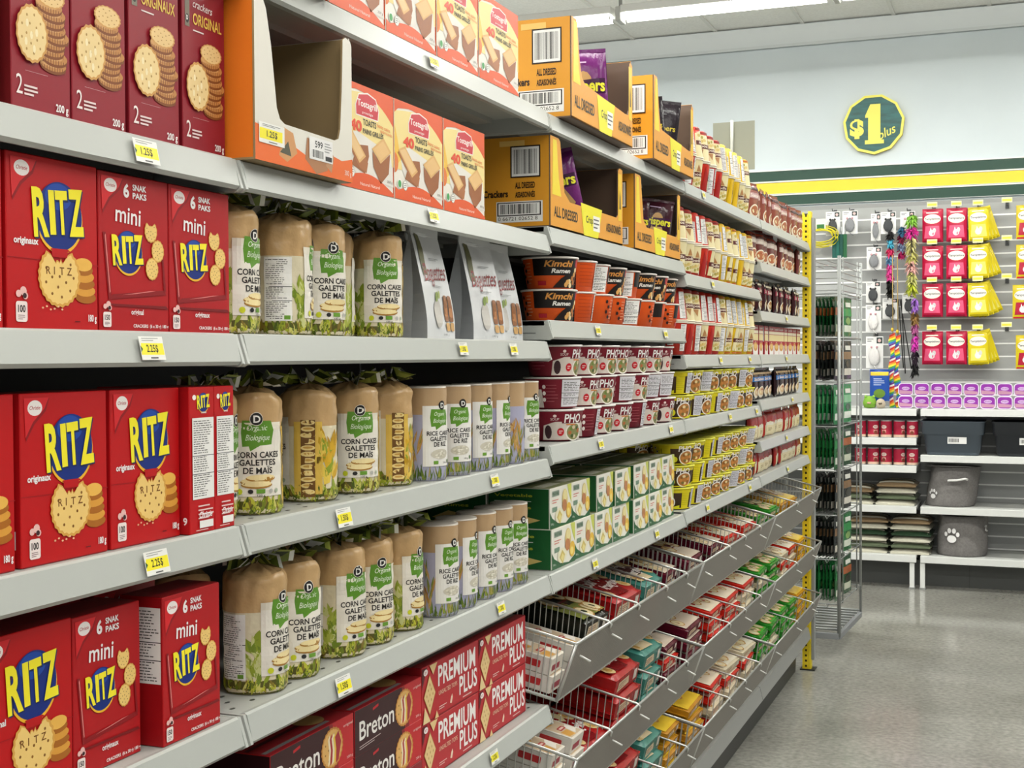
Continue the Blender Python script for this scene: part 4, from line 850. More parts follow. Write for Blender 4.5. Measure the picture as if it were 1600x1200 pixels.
# --- open display trays
def plate_x(mb, P, x0, x1, m, edge=None):
    mb.face([(x1, u, v) for u, v in P], m); mb.face([(x0, u, v) for u, v in P][::-1], edge or m)
    for i in range(len(P)):
        a, b = P[i], P[(i+1) % len(P)]; mb.face([(x0, a[0], a[1]), (x0, b[0], b[1]), (x1, b[0], b[1]), (x1, a[0], a[1])], edge or m)
def tray(w, h, d, cut, outer, inner, left=None):
    m = MB(); m.box(-d, 0, -w/2, w/2, 0, .003, inner); m.box(-d, -d+.003, -w/2, w/2, .003, h*.97, inner)
    m.box(-d+.003, -.0035, w/2-.003, w/2, .003, h*.985, outer); m.box(-d+.003, -.0036, w/2-.0042, w/2-.0031, .003, h*.98, inner)
    f = MB(); plate_x(f, [(u*w-w/2, v*h) for u, v in cut], -.003, 0, outer, inner)
    s = MB(); s.box(-d+.003, -.0035, -w/2, -w/2+.003, .003, h, left or outer); s.box(-d+.003, -.0035, -w/2+.0031, -w/2+.0042, .003, h*.99, inner)
    return m, f, s
def orange_tray():
    w, h, d = .272, .222, .36; OR = '#de7420'
    cut = [(0, 0), (1, 0), (1, .93), (.985, .96), (.93, .975), (.90, .95), (.885, .60), (.865, .34), (.845, .275), (.80, .255), (.28, .262), (.235, .285), (.205, .35), (.155, .72), (.11, .93), (.08, .985), (.03, 1.0), (0, .99)]
    m, f, s = tray(w, h, d, cut, '#dcd8cd', '#96805c', OR)
    q = Cv(f, FRONT(w)); q.poly([(0, 0), (w, 0), (w, h*.16), (w*.88, h*.13), (w*.7, h*.16), (w*.5, h*.10), (w*.3, h*.16), (w*.12, h*.20), (0, h*.22)], '#e3671f')
    q.poly([(w*.22, h*.06), (w*.30, h*.03), (w*.40, h*.10), (w*.36, h*.22), (w*.27, h*.24)], '#c8905a'); q.poly([(w*.23, h*.08), (w*.34, h*.07), (w*.31, h*.16)], '#4a4a38'); q.poly([(w*.48, h*.08), (w*.60, h*.0), (w*.72, h*.04), (w*.70, h*.20), (w*.50, h*.22)], '#a8744c'); q.poly([(w*.70, h*.07), (w*.76, h*.03), (w*.79, h*.14), (w*.74, h*.19)], '#b98a62')
    q.t('300 g', w*.91, h*.03, w*.985, h*.075, '#f0ddd0')
    t1 = MB(); q = Cv(t1, FRONT(w), off=.0012); q.rect(w*.03, h*.11, w*.27, h*.235, '#e9e8e2'); q.rect(w*.035, h*.135, w*.25, h*.20, '#f0e22a'); q.t('1.25$', w*.10, h*.145, w*.2, h*.19, '#33320e', bold=.02); q.lines(w*.06, h*.21, w*.24, h*.228, 2, '#777777'); q.lines(w*.12, h*.115, w*.24, h*.13, 1, '#555555')
    t2 = MB(); q = Cv(t2, FRONT(w), off=.0012); q.rect(w*.52, h*.09, w*.77, h*.235, '#e6e4e2'); q.t('599', w*.58, h*.17, w*.66, h*.215, '#222222', bold=.02); q.barcode(w*.54, h*.10, w*.68, h*.16, 16); q.rect(w*.69, h*.10, w*.76, h*.13, '#2a2a2a'); q.lines(w*.68, h*.15, w*.76, h*.22, 4, '#888888')
    return Kind('display_tray', 'display tray', m.mesh('tray'), [('front_wall', f.mesh('front'), [('price_label', t1.mesh('label')), ('shipping_label', t2.mesh('label'))], 'cream front wall cut low'), ('side_wall', s.mesh('side'), [], 'bright orange side')])
TR = orange_tray()
spawn(TR, (.022, 1.668, 1.7752), 0, 'open orange and cream display tray, empty, left of the lower toast boxes')
spawn(TR, (.022, 1.632, 2.0462), 0, 'open orange display tray on the topmost near shelf, only its corner showing')
TB = toast_box()
for i, (a, b) in enumerate([(1.777, 1.962), (1.968, 2.163), (2.170, 2.358), (2.364, 2.573)]):
    place(TB, .19, -.002, a, b, 2.045, 'cream and orange toast box on the top shelf, %s of four' % nth(i, 4), 'upper row of toast boxes')
for i, (a, b) in enumerate([(1.810, 1.992), (1.997, 2.190), (2.196, 2.388)]):
    place(TB, .19, -.002, a, b, 1.774, 'cream and orange toast box right of the empty tray, %s of three' % nth(i, 3), 'lower row of toast boxes')
# --- corn and rice cakes
CB = [corn_bag(3), corn_bag(8), corn_bag(14), corn_bag(21)]; RB = [rice_bag(5), rice_bag(12)]
R_ = math.radians
def bags(rows, K, z, what, grp):
    n = len(rows)
    for i, q_ in enumerate(rows):
        x, y, a = q_[:3]; f = q_[3] if len(q_) > 3 else 1.0
        spawn(K[i % len(K)], (x, y, z+.0008), R_(a), what % nth(i, n), grp, sc=(f, f, 1) if f < 1 else None)
bags([(-.065, 1.590, 5), (-.065, 1.737, 40), (-.065, 1.843, -22), (-.105, 1.948, 55), (-.065, 2.051, -40)], CB, 1.541, 'kraft topped bag of corn cakes left of the white pouches, %s', 'corn cake bags on the upper shelf')
bags([(-.088, 1.574, 20, .90), (-.074, 1.666, -45), (-.19, 1.805, -60), (-.08, 1.842, -150), (-.075, 1.977, -42), (-.075, 2.105, -125)], CB, 1.284, 'kraft topped bag of corn cakes on the middle shelf, %s', 'corn cake bags on the middle shelf')
bags([(-.155, 1.60, -30), (-.066, 1.661, 2), (-.066, 1.758, -20), (-.172, 1.935, -20), (-.066, 1.905, -12), (-.066, 2.008, -25), (-.066, 2.125, -2)], [CB[2], CB[0], CB[1], CB[3]], 1.027, 'kraft topped bag of corn cakes on the low shelf, %s', 'corn cake bags on the low shelf')
bags([(-.052, 2.215, -20), (-.05, 2.325, -35), (-.05, 2.432, -15), (-.05, 2.528, 0), (-.05, 2.616, -120), (-.05, 2.702, -20)], RB, 1.284, 'tall kraft tube bag of rice cakes on the middle shelf, %s', 'rice cake bags on the middle shelf')
bags([(-.14, 2.30, -30), (-.05, 2.262, -20), (-.05, 2.352, 0), (-.05, 2.452, -12), (-.05, 2.543, -14), (-.05, 2.630, -25)], RB, 1.027, 'tall kraft tube bag of rice cakes on the low shelf, %s', 'rice cake bags on the low shelf')
BP = [bagel_pouch(2), bagel_pouch(9)]
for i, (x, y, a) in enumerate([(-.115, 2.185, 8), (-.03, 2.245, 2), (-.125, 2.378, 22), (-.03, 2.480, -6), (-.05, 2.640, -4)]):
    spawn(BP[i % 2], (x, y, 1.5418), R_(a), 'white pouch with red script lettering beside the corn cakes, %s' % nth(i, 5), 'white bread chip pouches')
# --- lowest near shelf
BR, PR = breton_box(), premium_box()
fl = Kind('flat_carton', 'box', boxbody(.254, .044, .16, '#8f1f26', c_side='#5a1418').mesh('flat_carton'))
cols = [(1.262, 1.514), (1.640, 1.8925), (1.895, 2.149)]
for i, (a, b) in enumerate(cols):
    for r in range(2):
        spawn(fl, (-.03-.165*r, (a+b)/2, .7416), 0, 'flat dark red carton under the long cracker boxes, %s %s' % (nth(i, 3), ['front', 'back'][r]), 'flat cartons on the lowest shelf')
        for t in range(2):
            spawn(BR, (-.03-.165*r, (a+b)/2, .7862+.0752*t), 0, 'long dark red cracker box, %s, %s %s' % (nth(i, 3), ['lower', 'upper'][t], ['in front', 'behind']  [r]), 'long dark red boxes on the lowest shelf', sc=(1, 1, .915))
for i, (a, b) in enumerate([(2.152, 2.408), (2.412, 2.674)]):
    for r in range(2):
        for t in range(2):
            spawn(PR, (-.03-.145*r, (a+b)/2, .7416+.1045*t), 0, 'long red box with big white lettering, %s, %s %s' % (['left', 'right'][i], ['lower', 'upper'][t], ['in front', 'behind'][r]), 'long bright red boxes on the lowest shelf', sc=(1, 1, .98))
# ================================================================== MIDDLE BAY
def yellow_carton(big):
    w, h, d = .49, .216, .42; Y1, Y2 = '#e09a2a', '#ecc228'
    if big: cut = [(0, 0), (1, 0), (1, .93), (.975, .95), (.945, .94), (.93, .40), (.915, .345), (.86, .34), (.20, .40), (.15, .45), (.12, .60), (.085, .97), (.07, 1.0), (0, 1.0)]
    else: cut = [(0, 0), (1, 0), (1, .96), (.95, .97), (.93, .93), (.925, .37), (.90, .33), (.24, .33), (.17, .42), (.12, .97), (.10, 1.0), (0, 1.0)]
    m, f, s = tray(w, h, d, cut, Y1, '#6a5648', '#de9a2c')
    q = Cv(f, FRONT(w)); q.poly([(w*.02, h*.36), (w*.13, h*.36), (w*.10, h*.55), (w*.075, h*.97), (w*.03, h*.97)], '#ead22c'); q.rect(w*.93, h*.3, w*.985, h*.9, Y2)
    q.t('ALL DRESSED', w*.04, h*.12, w*.34, h*.24, '#2b2410', bold=.02); q.poly([(w*.42, h*.0), (w*.62, h*.0), (w*.68, h*.36), (w*.38, h*.37)], '#e9e022'); q.t('Crispers', w*.45, h*.13, w*.60, h*.24, '#2b2a10', bold=.02); q.t('ASSAISONNÉS', w*.74, h*.12, w*.97, h*.25, '#2b2410', bold=.02)
    q.rect(w*.55, h*.08, w*.645, h*.26, '#ecebe2'); q.lines(w*.555, h*.1, w*.64, h*.24, 3, '#555555'); q.poly([(w*.945, h*.45), (w*.97, h*.45), (w*.965, h*.6), (w*.957, h*.7), (w*.95, h*.6)], '#6a5014')
    S = Cv(s, LEFT(w, d), off=.0008); S.t('ALL DRESSED', d-.083, h*.43, d-.036, h*.50, '#2b1c10', bold=.03); S.t('ASSAISONNÉS', d-.083, h*.33, d-.036, h*.41, '#2b1c10', bold=.03); S.rect(d-.12, h*.90, d-.06, h*.96, '#edc46e'); S.t('Crackers', d-.16, h*.34, d-.10, h*.42, '#2b1c10', bold=.03)
    b1 = MB(); q = Cv(b1, LEFT(w, d), off=.001); q.barcode(d-.094, h*.55, d-.023, h*.90, 24, 4, '#2b1c12')
    b2 = MB(); q = Cv(b2, LEFT(w, d), off=.001); q.rect(d-.128, h*.06, d-.018, h*.29, '#ecebe8'); q.rect(d-.126, h*.13, d-.022, h*.28, '#241c18'); q.barcode(d-.123, h*.142, d-.025, h*.27, 30, 9); q.t('0 66721 02652 8', d-.124, h*.080, d-.030, h*.12, '#2b1c12')
    return Kind('shipping_carton', 'carton', m.mesh('carton'), [('front_wall', f.mesh('front'), [], 'yellow front wall cut open'), ('side_wall', s.mesh('side'), [('barcode_panel', b1.mesh('barcode')), ('barcode_label', b2.mesh('barcode'))], 'amber side with black lettering')])
YC, YC2 = yellow_carton(True), yellow_carton(False)
spawn(YC, (.03, 3.065, 2.0435), 0, 'open yellow carton of purple snack bags on the topmost shelf, nearer one', sc=(1, .99, 1.04))
spawn(YC, (.03, 3.742, 2.0435), 0, 'open yellow carton of black snack bags on the topmost shelf, farther one', sc=(1, .92, 1.06))
spawn(YC2, (0.0, 3.040, 1.7955), 0, 'open yellow carton with a fallen purple bag, under the topmost shelf', sc=(1, 1.13, .93))
spawn(YC2, (0.0, 3.678, 1.7955), 0, 'open yellow carton with a brown snack bag leaning out, second shelf', sc=(1, 1.0, .93))
SB = [pouch_kind('snack_bag', 'bag', .19, .205, .05, '#6a2468', art_crisper, 1), pouch_kind('snack_bag', 'bag', .15, .20, .05, '#231c22', art_crisper2, 2), pouch_kind('snack_bag', 'bag', .15, .185, .05, '#3a1420', art_crisper, 4)]
for k, x, y, z, a, b, lab in ((0, -.050, 3.160, 2.056, -68, 3, 'shiny purple snack bag standing in the nearer top carton'), (0, -.075, 3.225, 2.054, -72, 3, 'purple snack bag behind the front one in the nearer top carton'),
        (1, -.055, 3.80, 2.058, -62, 5, 'black snack bag standing in the farther top carton'), (1, -.055, 3.86, 2.062, -70, -7, 'black snack bag leaning at the front of the farther top carton'),
        (0, -.060, 3.00, 1.826, -66, 12, 'purple snack bag slumped in the open second shelf carton'), (2, -.085, 3.68, 1.808, -60, -4, 'dark brown snack bag inside the second shelf carton'), (2, -.055, 3.79, 1.815, -64, -9, 'brown snack bag leaning out of the second shelf carton')):
    spawn(SB[k], (x, y, z), R_(a), lab, ry=R_(b*.3), rx=R_(b), sc=(.85, .66, .80 if z < 2 else 1))
KB = bowl('kimchi'); PB = bowl('pho'); PY = bowl('phoy')
kb = [2.925+.1372*i for i in range(8)]
for t, rots in enumerate(([-45, -115, 70, 60, -180, 70, 130, 40], [-50, -115, 180, -45, 160, -40, -60, -35])):
    for i, y in enumerate(kb):
        spawn(KB, (-.062+rnd.uniform(-.006, .006), y+(.003 if t else 0), 1.5886+.0748*t), R_(rots[i]), 'orange and black noodle bowl, %s in the %s row' % (nth(i, 8), ['lower', 'upper'][t]), 'orange noodle bowls, two rows', sc=(.975, .975, 1))
pb = [2.945, 3.095, 3.24, 3.385, 3.535, 3.685, 3.835]
for t, rots in enumerate(([-50, -110, -35, -40, -115, -30, -20], [-150, -30, -50, -150, -30, -150, -150], [-25, -40, -40, -45, -40, -40, -10])):
    for i, y in enumerate(pb):
        spawn(PB, (-.063+rnd.uniform(-.006, .006), y+rnd.uniform(-.004, .004), 1.3116+.0748*t), R_(rots[i]), 'maroon noodle bowl, %s in the %s row' % (nth(i, 7), ['bottom', 'middle', 'top'][t]), 'maroon noodle bowls, three rows')
VB = veg_box()
top = [(2.812, 2.962), (2.966, 3.105), (3.166, 3.303), (3.306, 3.444), (3.496, 3.640), (3.644, 3.780), (3.784, 3.925)]; bot = [(2.812, 2.975), (2.985, 3.135), (3.150, 3.29), (3.294, 3.44), (3.470, 3.615), (3.63, 3.77), (3.785, 3.925)]
for t, L in enumerate((bot, top)):
    for i, (a, b) in enumerate(L):
        for r in range(2):
            spawn(VB, (-.02-.156*r+(0 if r else rnd.uniform(-.004, .004)), (a+b)/2, 1.0256+.0925*t), 0, 'green and white cracker box, %s, %s row%s' % (nth(i, 7), ['lower', 'upper'][t], ', rear one' if r else ''), 'green and white cracker boxes', sc=(1, (b-a)/.155, 1))
# ================================================================== FOURTH BAY
CR_, CY_ = cup('red'), cup('yellow')
def cups(z, what, n0=4.035, cnt=12, red=6, x=-.052):
    for t in range(2):
        for i in range(cnt):
            k = CR_ if i < red else CY_; y = n0+i*.098; col_ = 'red' if i < red else 'yellow'; n = red if i < red else cnt-red
            a = rnd.choice([-50, -30, 20, 60, 110, -160]); j = i if i < red else i-red
            if t == 0: spawn(k, (x, y, z+.0006), R_(a), '%s noodle cup standing upright, %s, %s' % (col_, nth(j, n), what), 'noodle cups stacked in pairs')
            else: spawn(k, (x, y, z+.2082), R_(a), '%s noodle cup upside down on another, %s, %s' % (col_, nth(j, n), what), 'noodle cups stacked in pairs', rx=PI)
cups(2.04, 'top shelf', 4.05, 11); cups(1.761, 'second shelf', 4.03, 12, 6); cups(1.510, 'third shelf', 4.03, 12, 6)
for t in range(2):
    for i in range(8): spawn(PY, (-.063, 4.055+i*.142, 1.3116+.0748*t), R_([-50, -140, -40, -125, -45, -150, -55, -45][(i+t*3) % 8]), 'yellow and brown noodle bowl, %s in the %s row, upper shelf' % (nth(i, 8), ['lower', 'upper'][t]), 'yellow noodle bowls on the upper shelf')
for t in range(3):
    for i in range(8):
        for r in range(2):
            spawn(PY, (-.063-.14*r, 4.060+i*.142+.01*t, 1.0306+.068*t), R_([-110, -45, -50, -130, -40, -55, -45, -150][(i*3+t*5) % 8]), 'yellow noodle bowl, %s of the %s row%s, low shelf' % (nth(i, 8), ['bottom', 'middle', 'top'][t], ', at the back' if r else ''), 'yellow noodle bowls on the low shelf', sc=(1, 1, .91))
# ================================================================== FAR BAY
PA = pouch_kind('sauce_pouch', 'pouch', .112, .140, .035, '#8a4a3c', art_sauce('#3e1a18', '#b58a8a', '#a8603a'), 1)
PB_ = pouch_kind('sauce_pouch', 'pouch', .112, .130, .035, '#6a2c26', art_sauce('#9c3a24', '#d8c2b8', '#b9683a'), 2)
PC = pouch_kind('sauce_pouch', 'pouch', .112, .124, .035, '#3a1618', art_sauce('#d8cdb4', '#8c2a3c', '#a8743a'), 3)
PD = pouch_kind('sauce_pouch', 'pouch', .112, .118, .035, '#2a1416', art_sauce('#c9a87c', '#2f6fb4', '#dcb98a'), 4)
PE = pouch_kind('soup_pouch', 'pouch', .105, .100, .03, '#a8261e', lambda c, w, h: (c.poly([(-w*.42, h*.02), (w*.42, h*.02), (w*.42, h*.5), (0, h*.62), (-w*.42, h*.5)], '#e4d6ac'), c.rect(-w*.3, h*.45, w*.3, h*.58, '#e9e2cf'), c.lines(-w*.2, h*.2, w*.2, h*.35, 3, '#8a6a3a')), 5)
SBX = small_red_box()
for z, k, n, nm in ((2.039, PA, 10, 'reddish brown sauce pouch on the topmost far shelf'), (1.873, PB_, 10, 'red topped sauce pouch on the second far shelf'), (1.681, PC, 10, 'dark sauce pouch with pale top on the third far shelf'), (1.329, PD, 10, 'dark pouch with a blue band on the fifth far shelf'), (1.169, PE, 10, 'red and cream soup pouch on the sixth far shelf'), (1.032, PE, 10, 'red and cream soup pouch on the lowest far shelf')):
    for i in range(n):
        spawn(k, (-.045+rnd.uniform(-.008, .006), 5.250+i*.118, z+.0008), R_(rnd.uniform(-14, 10)), '%s, %s' % (nm, nth(i, n)), nm.replace('pouch', 'pouches').split(' on ')[0]+' row', sc=(1, 1, .92 if z < 1.05 else 1))
for i in range(10): spawn(SBX, (-.03, 5.25+i*.116, 1.5106), R_(rnd.uniform(-3, 3)), 'small red soup box on the fourth far shelf, %s' % nth(i, 10), 'small red soup boxes')
# ================================================================== BASKET CONTENTS
def art_ck(c1, c2):
    def f(c, w, h):
        c.poly([(-w*.45, h*.1), (w*.1, h*.06), (w*.25, h*.5), (-w*.1, h*.9), (-w*.45, h*.8)], c1); c.ell(0, h*.5, w*.36, h*.26, c2, 16)
        c.R = (.10, 0, h*.5); c.t('Cookies', -w*.40, h*.50, w*.14, h*.74, '#f2ece6', bold=.035, shear=.3); c.t('Imagine', -w*.18, h*.22, w*.38, h*.46, '#f2ece6', bold=.035, shear=.3); c.R = None; c.poly([(w*.12, h*.62), (w*.30, h*.95), (w*.36, h*.7), (w*.2, h*.55)], '#e2d3a4')
        for x, y in ((.36, .25), (.38, .62), (-.36, .2)): c.ell(w*x, h*y, w*.09, h*.12, '#dfc48c', 12); c.ell(w*x, h*y, w*.05, h*.07, '#c99c54', 8)
    return f
def art_pl(c1, c2, c3):
    def f(c, w, h):
        rd = random.Random(len(c1)*3+int(c1[1:3], 16))
        c.poly([(-w*.46, h*.05), (w*.46, h*.05), (w*.46, h*.4), (-w*.46, h*.6)], c1)
        c.rect(-w*.36, h*.40, w*.30, h*.56, c3); c.lines(-w*.3, h*.42, w*.26, h*.54, 2, '#7a1420', .5)
        for i in range(8): x, y = rd.uniform(-.34, .34)*w, rd.uniform(.14, .88)*h; c.ell(x, y, w*.13, h*.15, '#b8884a', 12); c.ell(x, y, w*.11, h*.125, '#ead9ac', 12); c.ell(x, y, w*.04, h*.05, [c2, c3][i % 2], 8)
    return f
BK = {'red': brick('cookie_package', .235, .185, .055, '#a81c1c', art_ck('#7d0f14', '#8c1418'), 1), 'teal': brick('cookie_package', .235, .185, .055, '#3f8074', art_ck('#dcc9a4', '#4a1a1c'), 2),
      'wine': brick('cookie_package', .19, .13, .05, '#5c1426', art_pl('#d8c8b4', '#a8745a', '#e6dccb'), 3), 'cream': brick('cookie_package', .19, .13, .045, '#d9cdb0', art_pl('#e9e2cc', '#b3262c', '#efe9d8'), 4),
      'green': brick('cookie_package', .20, .13, .045, '#2f8a2c', art_pl('#4aa838', '#dfe6c4', '#1f6a24'), 5), 'gold': brick('cookie_package', .19, .13, .045, '#c48a22', art_pl('#e6c23a', '#e9dcc0', '#a8501c'), 6),
      'scarlet': brick('cookie_package', .19, .13, .045, '#c8281c', art_pl('#efe2c8', '#efe2c8', '#b01a18'), 7), 'black': brick('cookie_package', .19, .15, .05, '#1c1f16', art_pl('#7d8440', '#c9c69a', '#2c3320'), 8)}
gm = boxbody(.085, .038, .19, '#e4ddd0', c_side='#dfdbd2', flap=False); q = Cv(gm, TOP(.085, .038)); q.rect(.006, .006, .079, .184, '#cdb79a')
for k in range(3): q.poly([(.012, .012+.06*k), (.045, .008+.06*k), (.05, .034+.06*k), (.016, .036+.06*k)], '#d09a48'); q.poly([(.05, .01+.06*k), (.078, .02+.06*k), (.078, .05+.06*k), (.055, .04+.06*k)], '#e9e2d8'); q.rrect(.026, .038+.06*k, .060, .052+.06*k, .004, '#b8403c'); q.rrect(.031, .042+.06*k, .055, .048+.06*k, .002, '#e8c8bc')
q.rect(0, 0, .005, .19, '#e9e6e0')
q = Cv(gm, LEFT(.085, .19)); q.lines(.01, .006, .10, .03, 3, '#8c8c8a', .3); q.rrect(.11, .012, .165, .028, .003, '#c4383a'); q = Cv(gm, FRONT(.085)); q.rect(.01, .008, .06, .022, '#a83a4a')
GB = Kind('biscuit_carton', 'box', gm.mesh('biscuit_carton'))
COLW = {'red': 'glossy red', 'teal': 'teal', 'wine': 'wine red', 'cream': 'cream and white', 'green': 'bright green', 'gold': 'golden yellow', 'scarlet': 'scarlet', 'black': 'black and olive', 'gb': 'white and gold'}
TN = ['upper', 'middle', 'lowest']
FILL = {(2, 0): ['gb', 'black', 'red', 'teal', 'wine'], (2, 1): ['gb', 'red', 'red', 'teal', 'wine'], (2, 2): ['gb', 'red', 'red', 'teal', 'gold'],
        (3, 0): ['wine', 'wine', 'scarlet', 'scarlet'], (3, 1): ['wine', 'scarlet', 'scarlet', 'cream'], (3, 2): ['gold', 'scarlet', 'cream', 'cream'],
        (4, 0): ['green', 'gold', None], (4, 1): ['green', 'cream', 'gold'], (4, 2): ['green', 'green', 'gold']}
TILT = math.atan(.22)
for (b, ti), F_ in FILL.items():
    z0 = TIERS[ti]; dv = DIV[b]
    for ci, key in enumerate(F_):
        if not key: continue
        ya = BAY[b]+dv[ci]+.0105; yb = BAY[b]+dv[ci+1]-.006; W_ = yb-ya; cnt = 0
        where = '%s basket, %s bay, %s compartment' % (TN[ti], {2: 'nearest', 3: 'centre', 4: 'farthest'}[b], ['first', 'second', 'third', 'fourth', 'fifth'][ci])
        RR = 1 if ti == 0 else 2
        if key == 'gb':
            n = max(2, int(W_/.088)); nl = 3 if ti else 2
            for l in range(nl):
                for r in range(RR):
                    for i in range(n):
                        x = -.006-.194*r; cnt += 1
                        spawn(GB, (x, ya+.045+i*(W_-.09)/max(1, n-1) if n > 1 else (ya+yb)/2, zb(x, z0)+.0065+.0405*l), 0, 'white and gold carton, %s, %s %s' % (where, ['bottom', 'middle', 'top'][l-nl] if l < nl-1 or nl == 1 else 'top', ['front', 'back'][r]+('' if n == 1 else [' left', ' centre', ' right'][min(i, 2)])), 'white and gold cartons in the %s' % where.replace(', ', ' '), ry=TILT)
            continue
        flat = key not in ('red', 'teal', 'black'); nl = ({0: 2, 1: 3, 2: 3}[ti]+(1 if flat else 0)) if key != 'black' else 2
        if b == 2 and key == 'red' and ci == 1: nl = 1
        n = max(1, int(W_/.20)); wk = min(1.12, (W_/n-.018)/(.257 if key in ('red', 'teal') else .225))
        for l in range(nl):
            for r in range(RR):
                for i in range(n):
                    x = -.012-.195*r+rnd.uniform(-.004, .002); y = ya+(i+.5)*W_/n+rnd.uniform(-.004, .004)
                    kk = key
                    if rnd.random() < .18 and key in ('cream', 'scarlet', 'green', 'wine'): kk = {'cream': 'scarlet', 'scarlet': 'cream', 'green': 'cream', 'wine': 'scarlet'}[key]
                    spawn(BK[kk], (x, y, zb(x, z0)+.0085+(.0372 if flat else .0605)*l+(0.004*rnd.random() if l == nl-1 else 0)), R_(rnd.uniform(-2.5, 2.5) if flat else rnd.uniform(-1, 1)), '%s biscuit package, %s, %s %s' % (COLW[kk], where, 'top' if l == nl-1 else ['bottom', 'lower', 'upper'][l], ['front', 'back'][r]+('' if n == 1 else [' left', ' right'][min(i, 1)])), '%s packages in the %s' % (COLW[kk], where.replace(', ', ' ')), ry=TILT, sc=(1.0 if key in ('red', 'teal') else 1.3, wk, .62 if flat else 1))
# ================================================================== PRICE TAGS on the channels
def tag_kind(txt, s=1.0):
    m = MB(); f = lambda u, v, o: (.0015+o-(v-.0)*.22, u, v)
    q = Cv(m, f, off=.0008); q.rect(-.023*s, -.031*s, .023*s, -.003, '#e6e5df'); q.poly([(-.022*s, -.025*s), (.022*s, -.025*s), (.022*s, -.011*s), (-.020*s, -.011*s), (-.022*s, -.018*s)], '#efe12c'); q.poly([(-.022*s, -.022*s), (-.018*s, -.018*s), (-.022*s, -.014*s)], '#2c5a30')
    q.t(txt, -.011*s, -.0232*s, .011*s, -.0128*s, '#3a3810', bold=.02); q.lines(-.018*s, -.009*s, .016*s, -.004*s, 2, '#8a8a88', .3); q.lines(-.006*s, -.030*s, .016*s, -.027*s, 1, '#555555', .5)
    return Kind('price_tag', 'price tag', m.mesh('price_tag'))
TG = {t: tag_kind(t) for t in ('1.25$', '2.25$', '1.50$')}; TGs = {t: tag_kind(t, .85) for t in TG}
def ptag(y, z, t, lab, small=False): spawn((TGs if small else TG)[t], (.0032, y, z-.002), 0, lab)
ptag(1.315, 1.774, '1.25$', 'yellow price tag under the maroon cracker boxes'); ptag(1.322, 1.541, '2.25$', 'yellow price tag under the snack pack boxes'); ptag(1.327, 1.284, '2.25$', 'yellow price tag below the middle red boxes')
ptag(2.135, 2.045, '1.25$', 'yellow price tag under the upper toast boxes', True); ptag(2.13, 1.774, '1.25$', 'yellow price tag under the lower toast boxes', True)
ptag(2.258, 1.541, '1.50$', 'yellow price tag under the white pouches, left one', True); ptag(2.515, 1.541, '1.50$', 'yellow price tag under the white pouches, right one', True)
ptag(1.795, 1.284, '1.50$', 'yellow price tag under the middle corn cakes'); ptag(2.41, 1.284, '1.50$', 'yellow price tag under the middle rice cakes', True)
ptag(1.79, 1.027, '1.50$', 'yellow price tag under the low corn cakes'); ptag(2.44, 1.027, '1.50$', 'yellow price tag under the low rice cakes', True); ptag(2.40, .741, '2.25$', 'yellow price tag under the long bright red boxes', True)
for b, z, ys, nm in ((2, 1.588, (3.08, 3.72), 'the orange bowls'), (2, 1.311, (3.10, 3.78), 'the maroon bowls'), (2, 1.025, (3.05, 3.62), 'the green cracker boxes'), (3, 1.761, (4.33,), 'the second row of noodle cups'), (3, 1.51, (4.45, 4.95), 'the third row of noodle cups'), (3, 1.311, (4.60, 5.08), 'the upper yellow bowls'), (3, 1.03, (4.25, 4.95), 'the low yellow bowls'), (4, 1.681, (5.75,), 'the dark sauce pouches'), (4, 1.51, (5.75,), 'the small red soup boxes'), (4, 1.329, (5.9,), 'the blue banded pouches'), (4, 1.169, (5.75,), 'the red and cream pouches'), (4, 1.032, (5.78,), 'the lowest red and cream pouches'), (3, 2.04, (4.2,), 'the topmost noodle cups')):
    for i, y in enumerate(ys): ptag(y, z, '1.25$', 'small yellow price tag under %s%s' % (nm, '' if len(ys) == 1 else [', left one', ', right one'][i]), True)
# ================================================================== WIRE RACK BEYOND THE SHELVING
RX, RY, RZ_ = 0.097, 6.75, R_(-3.0)
RK = mat('#9c9f9d', rough=.35, metal=.5)
rk = MB(); X0, X1, Y0_, Y1_ = -.40, 0, 0, .62
for x in (X0, X1):
    for y in (Y0_, Y1_): rk.tube([(x, y, .10), (x, y, 2.0)], .009 if y == 0 else .007, RK, 8)
for x, y in ((X1, .10), (X1, .5)): rk.tube([(x, y, .25), (x, y, 2.0)], .0035, RK, 6)
frm = []
for i in range(8):
    z = 1.814-i*.222; lv = MB(); lv.tube([(X0, 0, z), (X1, 0, z), (X1, Y1_, z), (X0, Y1_, z), (X0, 0, z)], .0035, RK, 5)
    lv.tube([(X1, 0, z), (X1-.05, 0, z), (X1-.06, 0, z-.018), (X1-.07, 0, z)], .0028, RK, 5)
    for k in range(1, 5): lv.tube([(X0, Y1_*k/5, z), (X1, Y1_*k/5, z)], .002, RK, 4)
    frm.append(('hanging_rail', lv))
tp = MB()
for i in range(7): tp.tube([(X0, 0, 1.80+.03*i), (X1, 0, 1.80+.03*i), (X1, Y1_, 1.80+.03*i)], .0028, RK, 4)
for i in range(7): tp.tube([(X1+(X0-X1)*i/6, 0, 1.98), (X1+(X0-X1)*i/6, Y1_, 1.98)], .0028, RK, 4)
bs = MB()
for i in range(9): bs.tube([(X0, .02+.07*i, .13), (X1, .02+.07*i, .13)], .007, RK, 5)
bs.box(X0, X1, -.012, .006, .085, .115, '#85888a', .002); bs.box(X1-.012, X1+.008, 0, Y1_, .085, .115, '#85888a', .002)
fts = []
for y in (Y0_, Y1_): ft = MB(); ft.lathe([(.012, 0), (.014, .03), (.008, .1)], '#2c2d2d', 10, (X0, y, 0)); fts.append(('foot', ft))
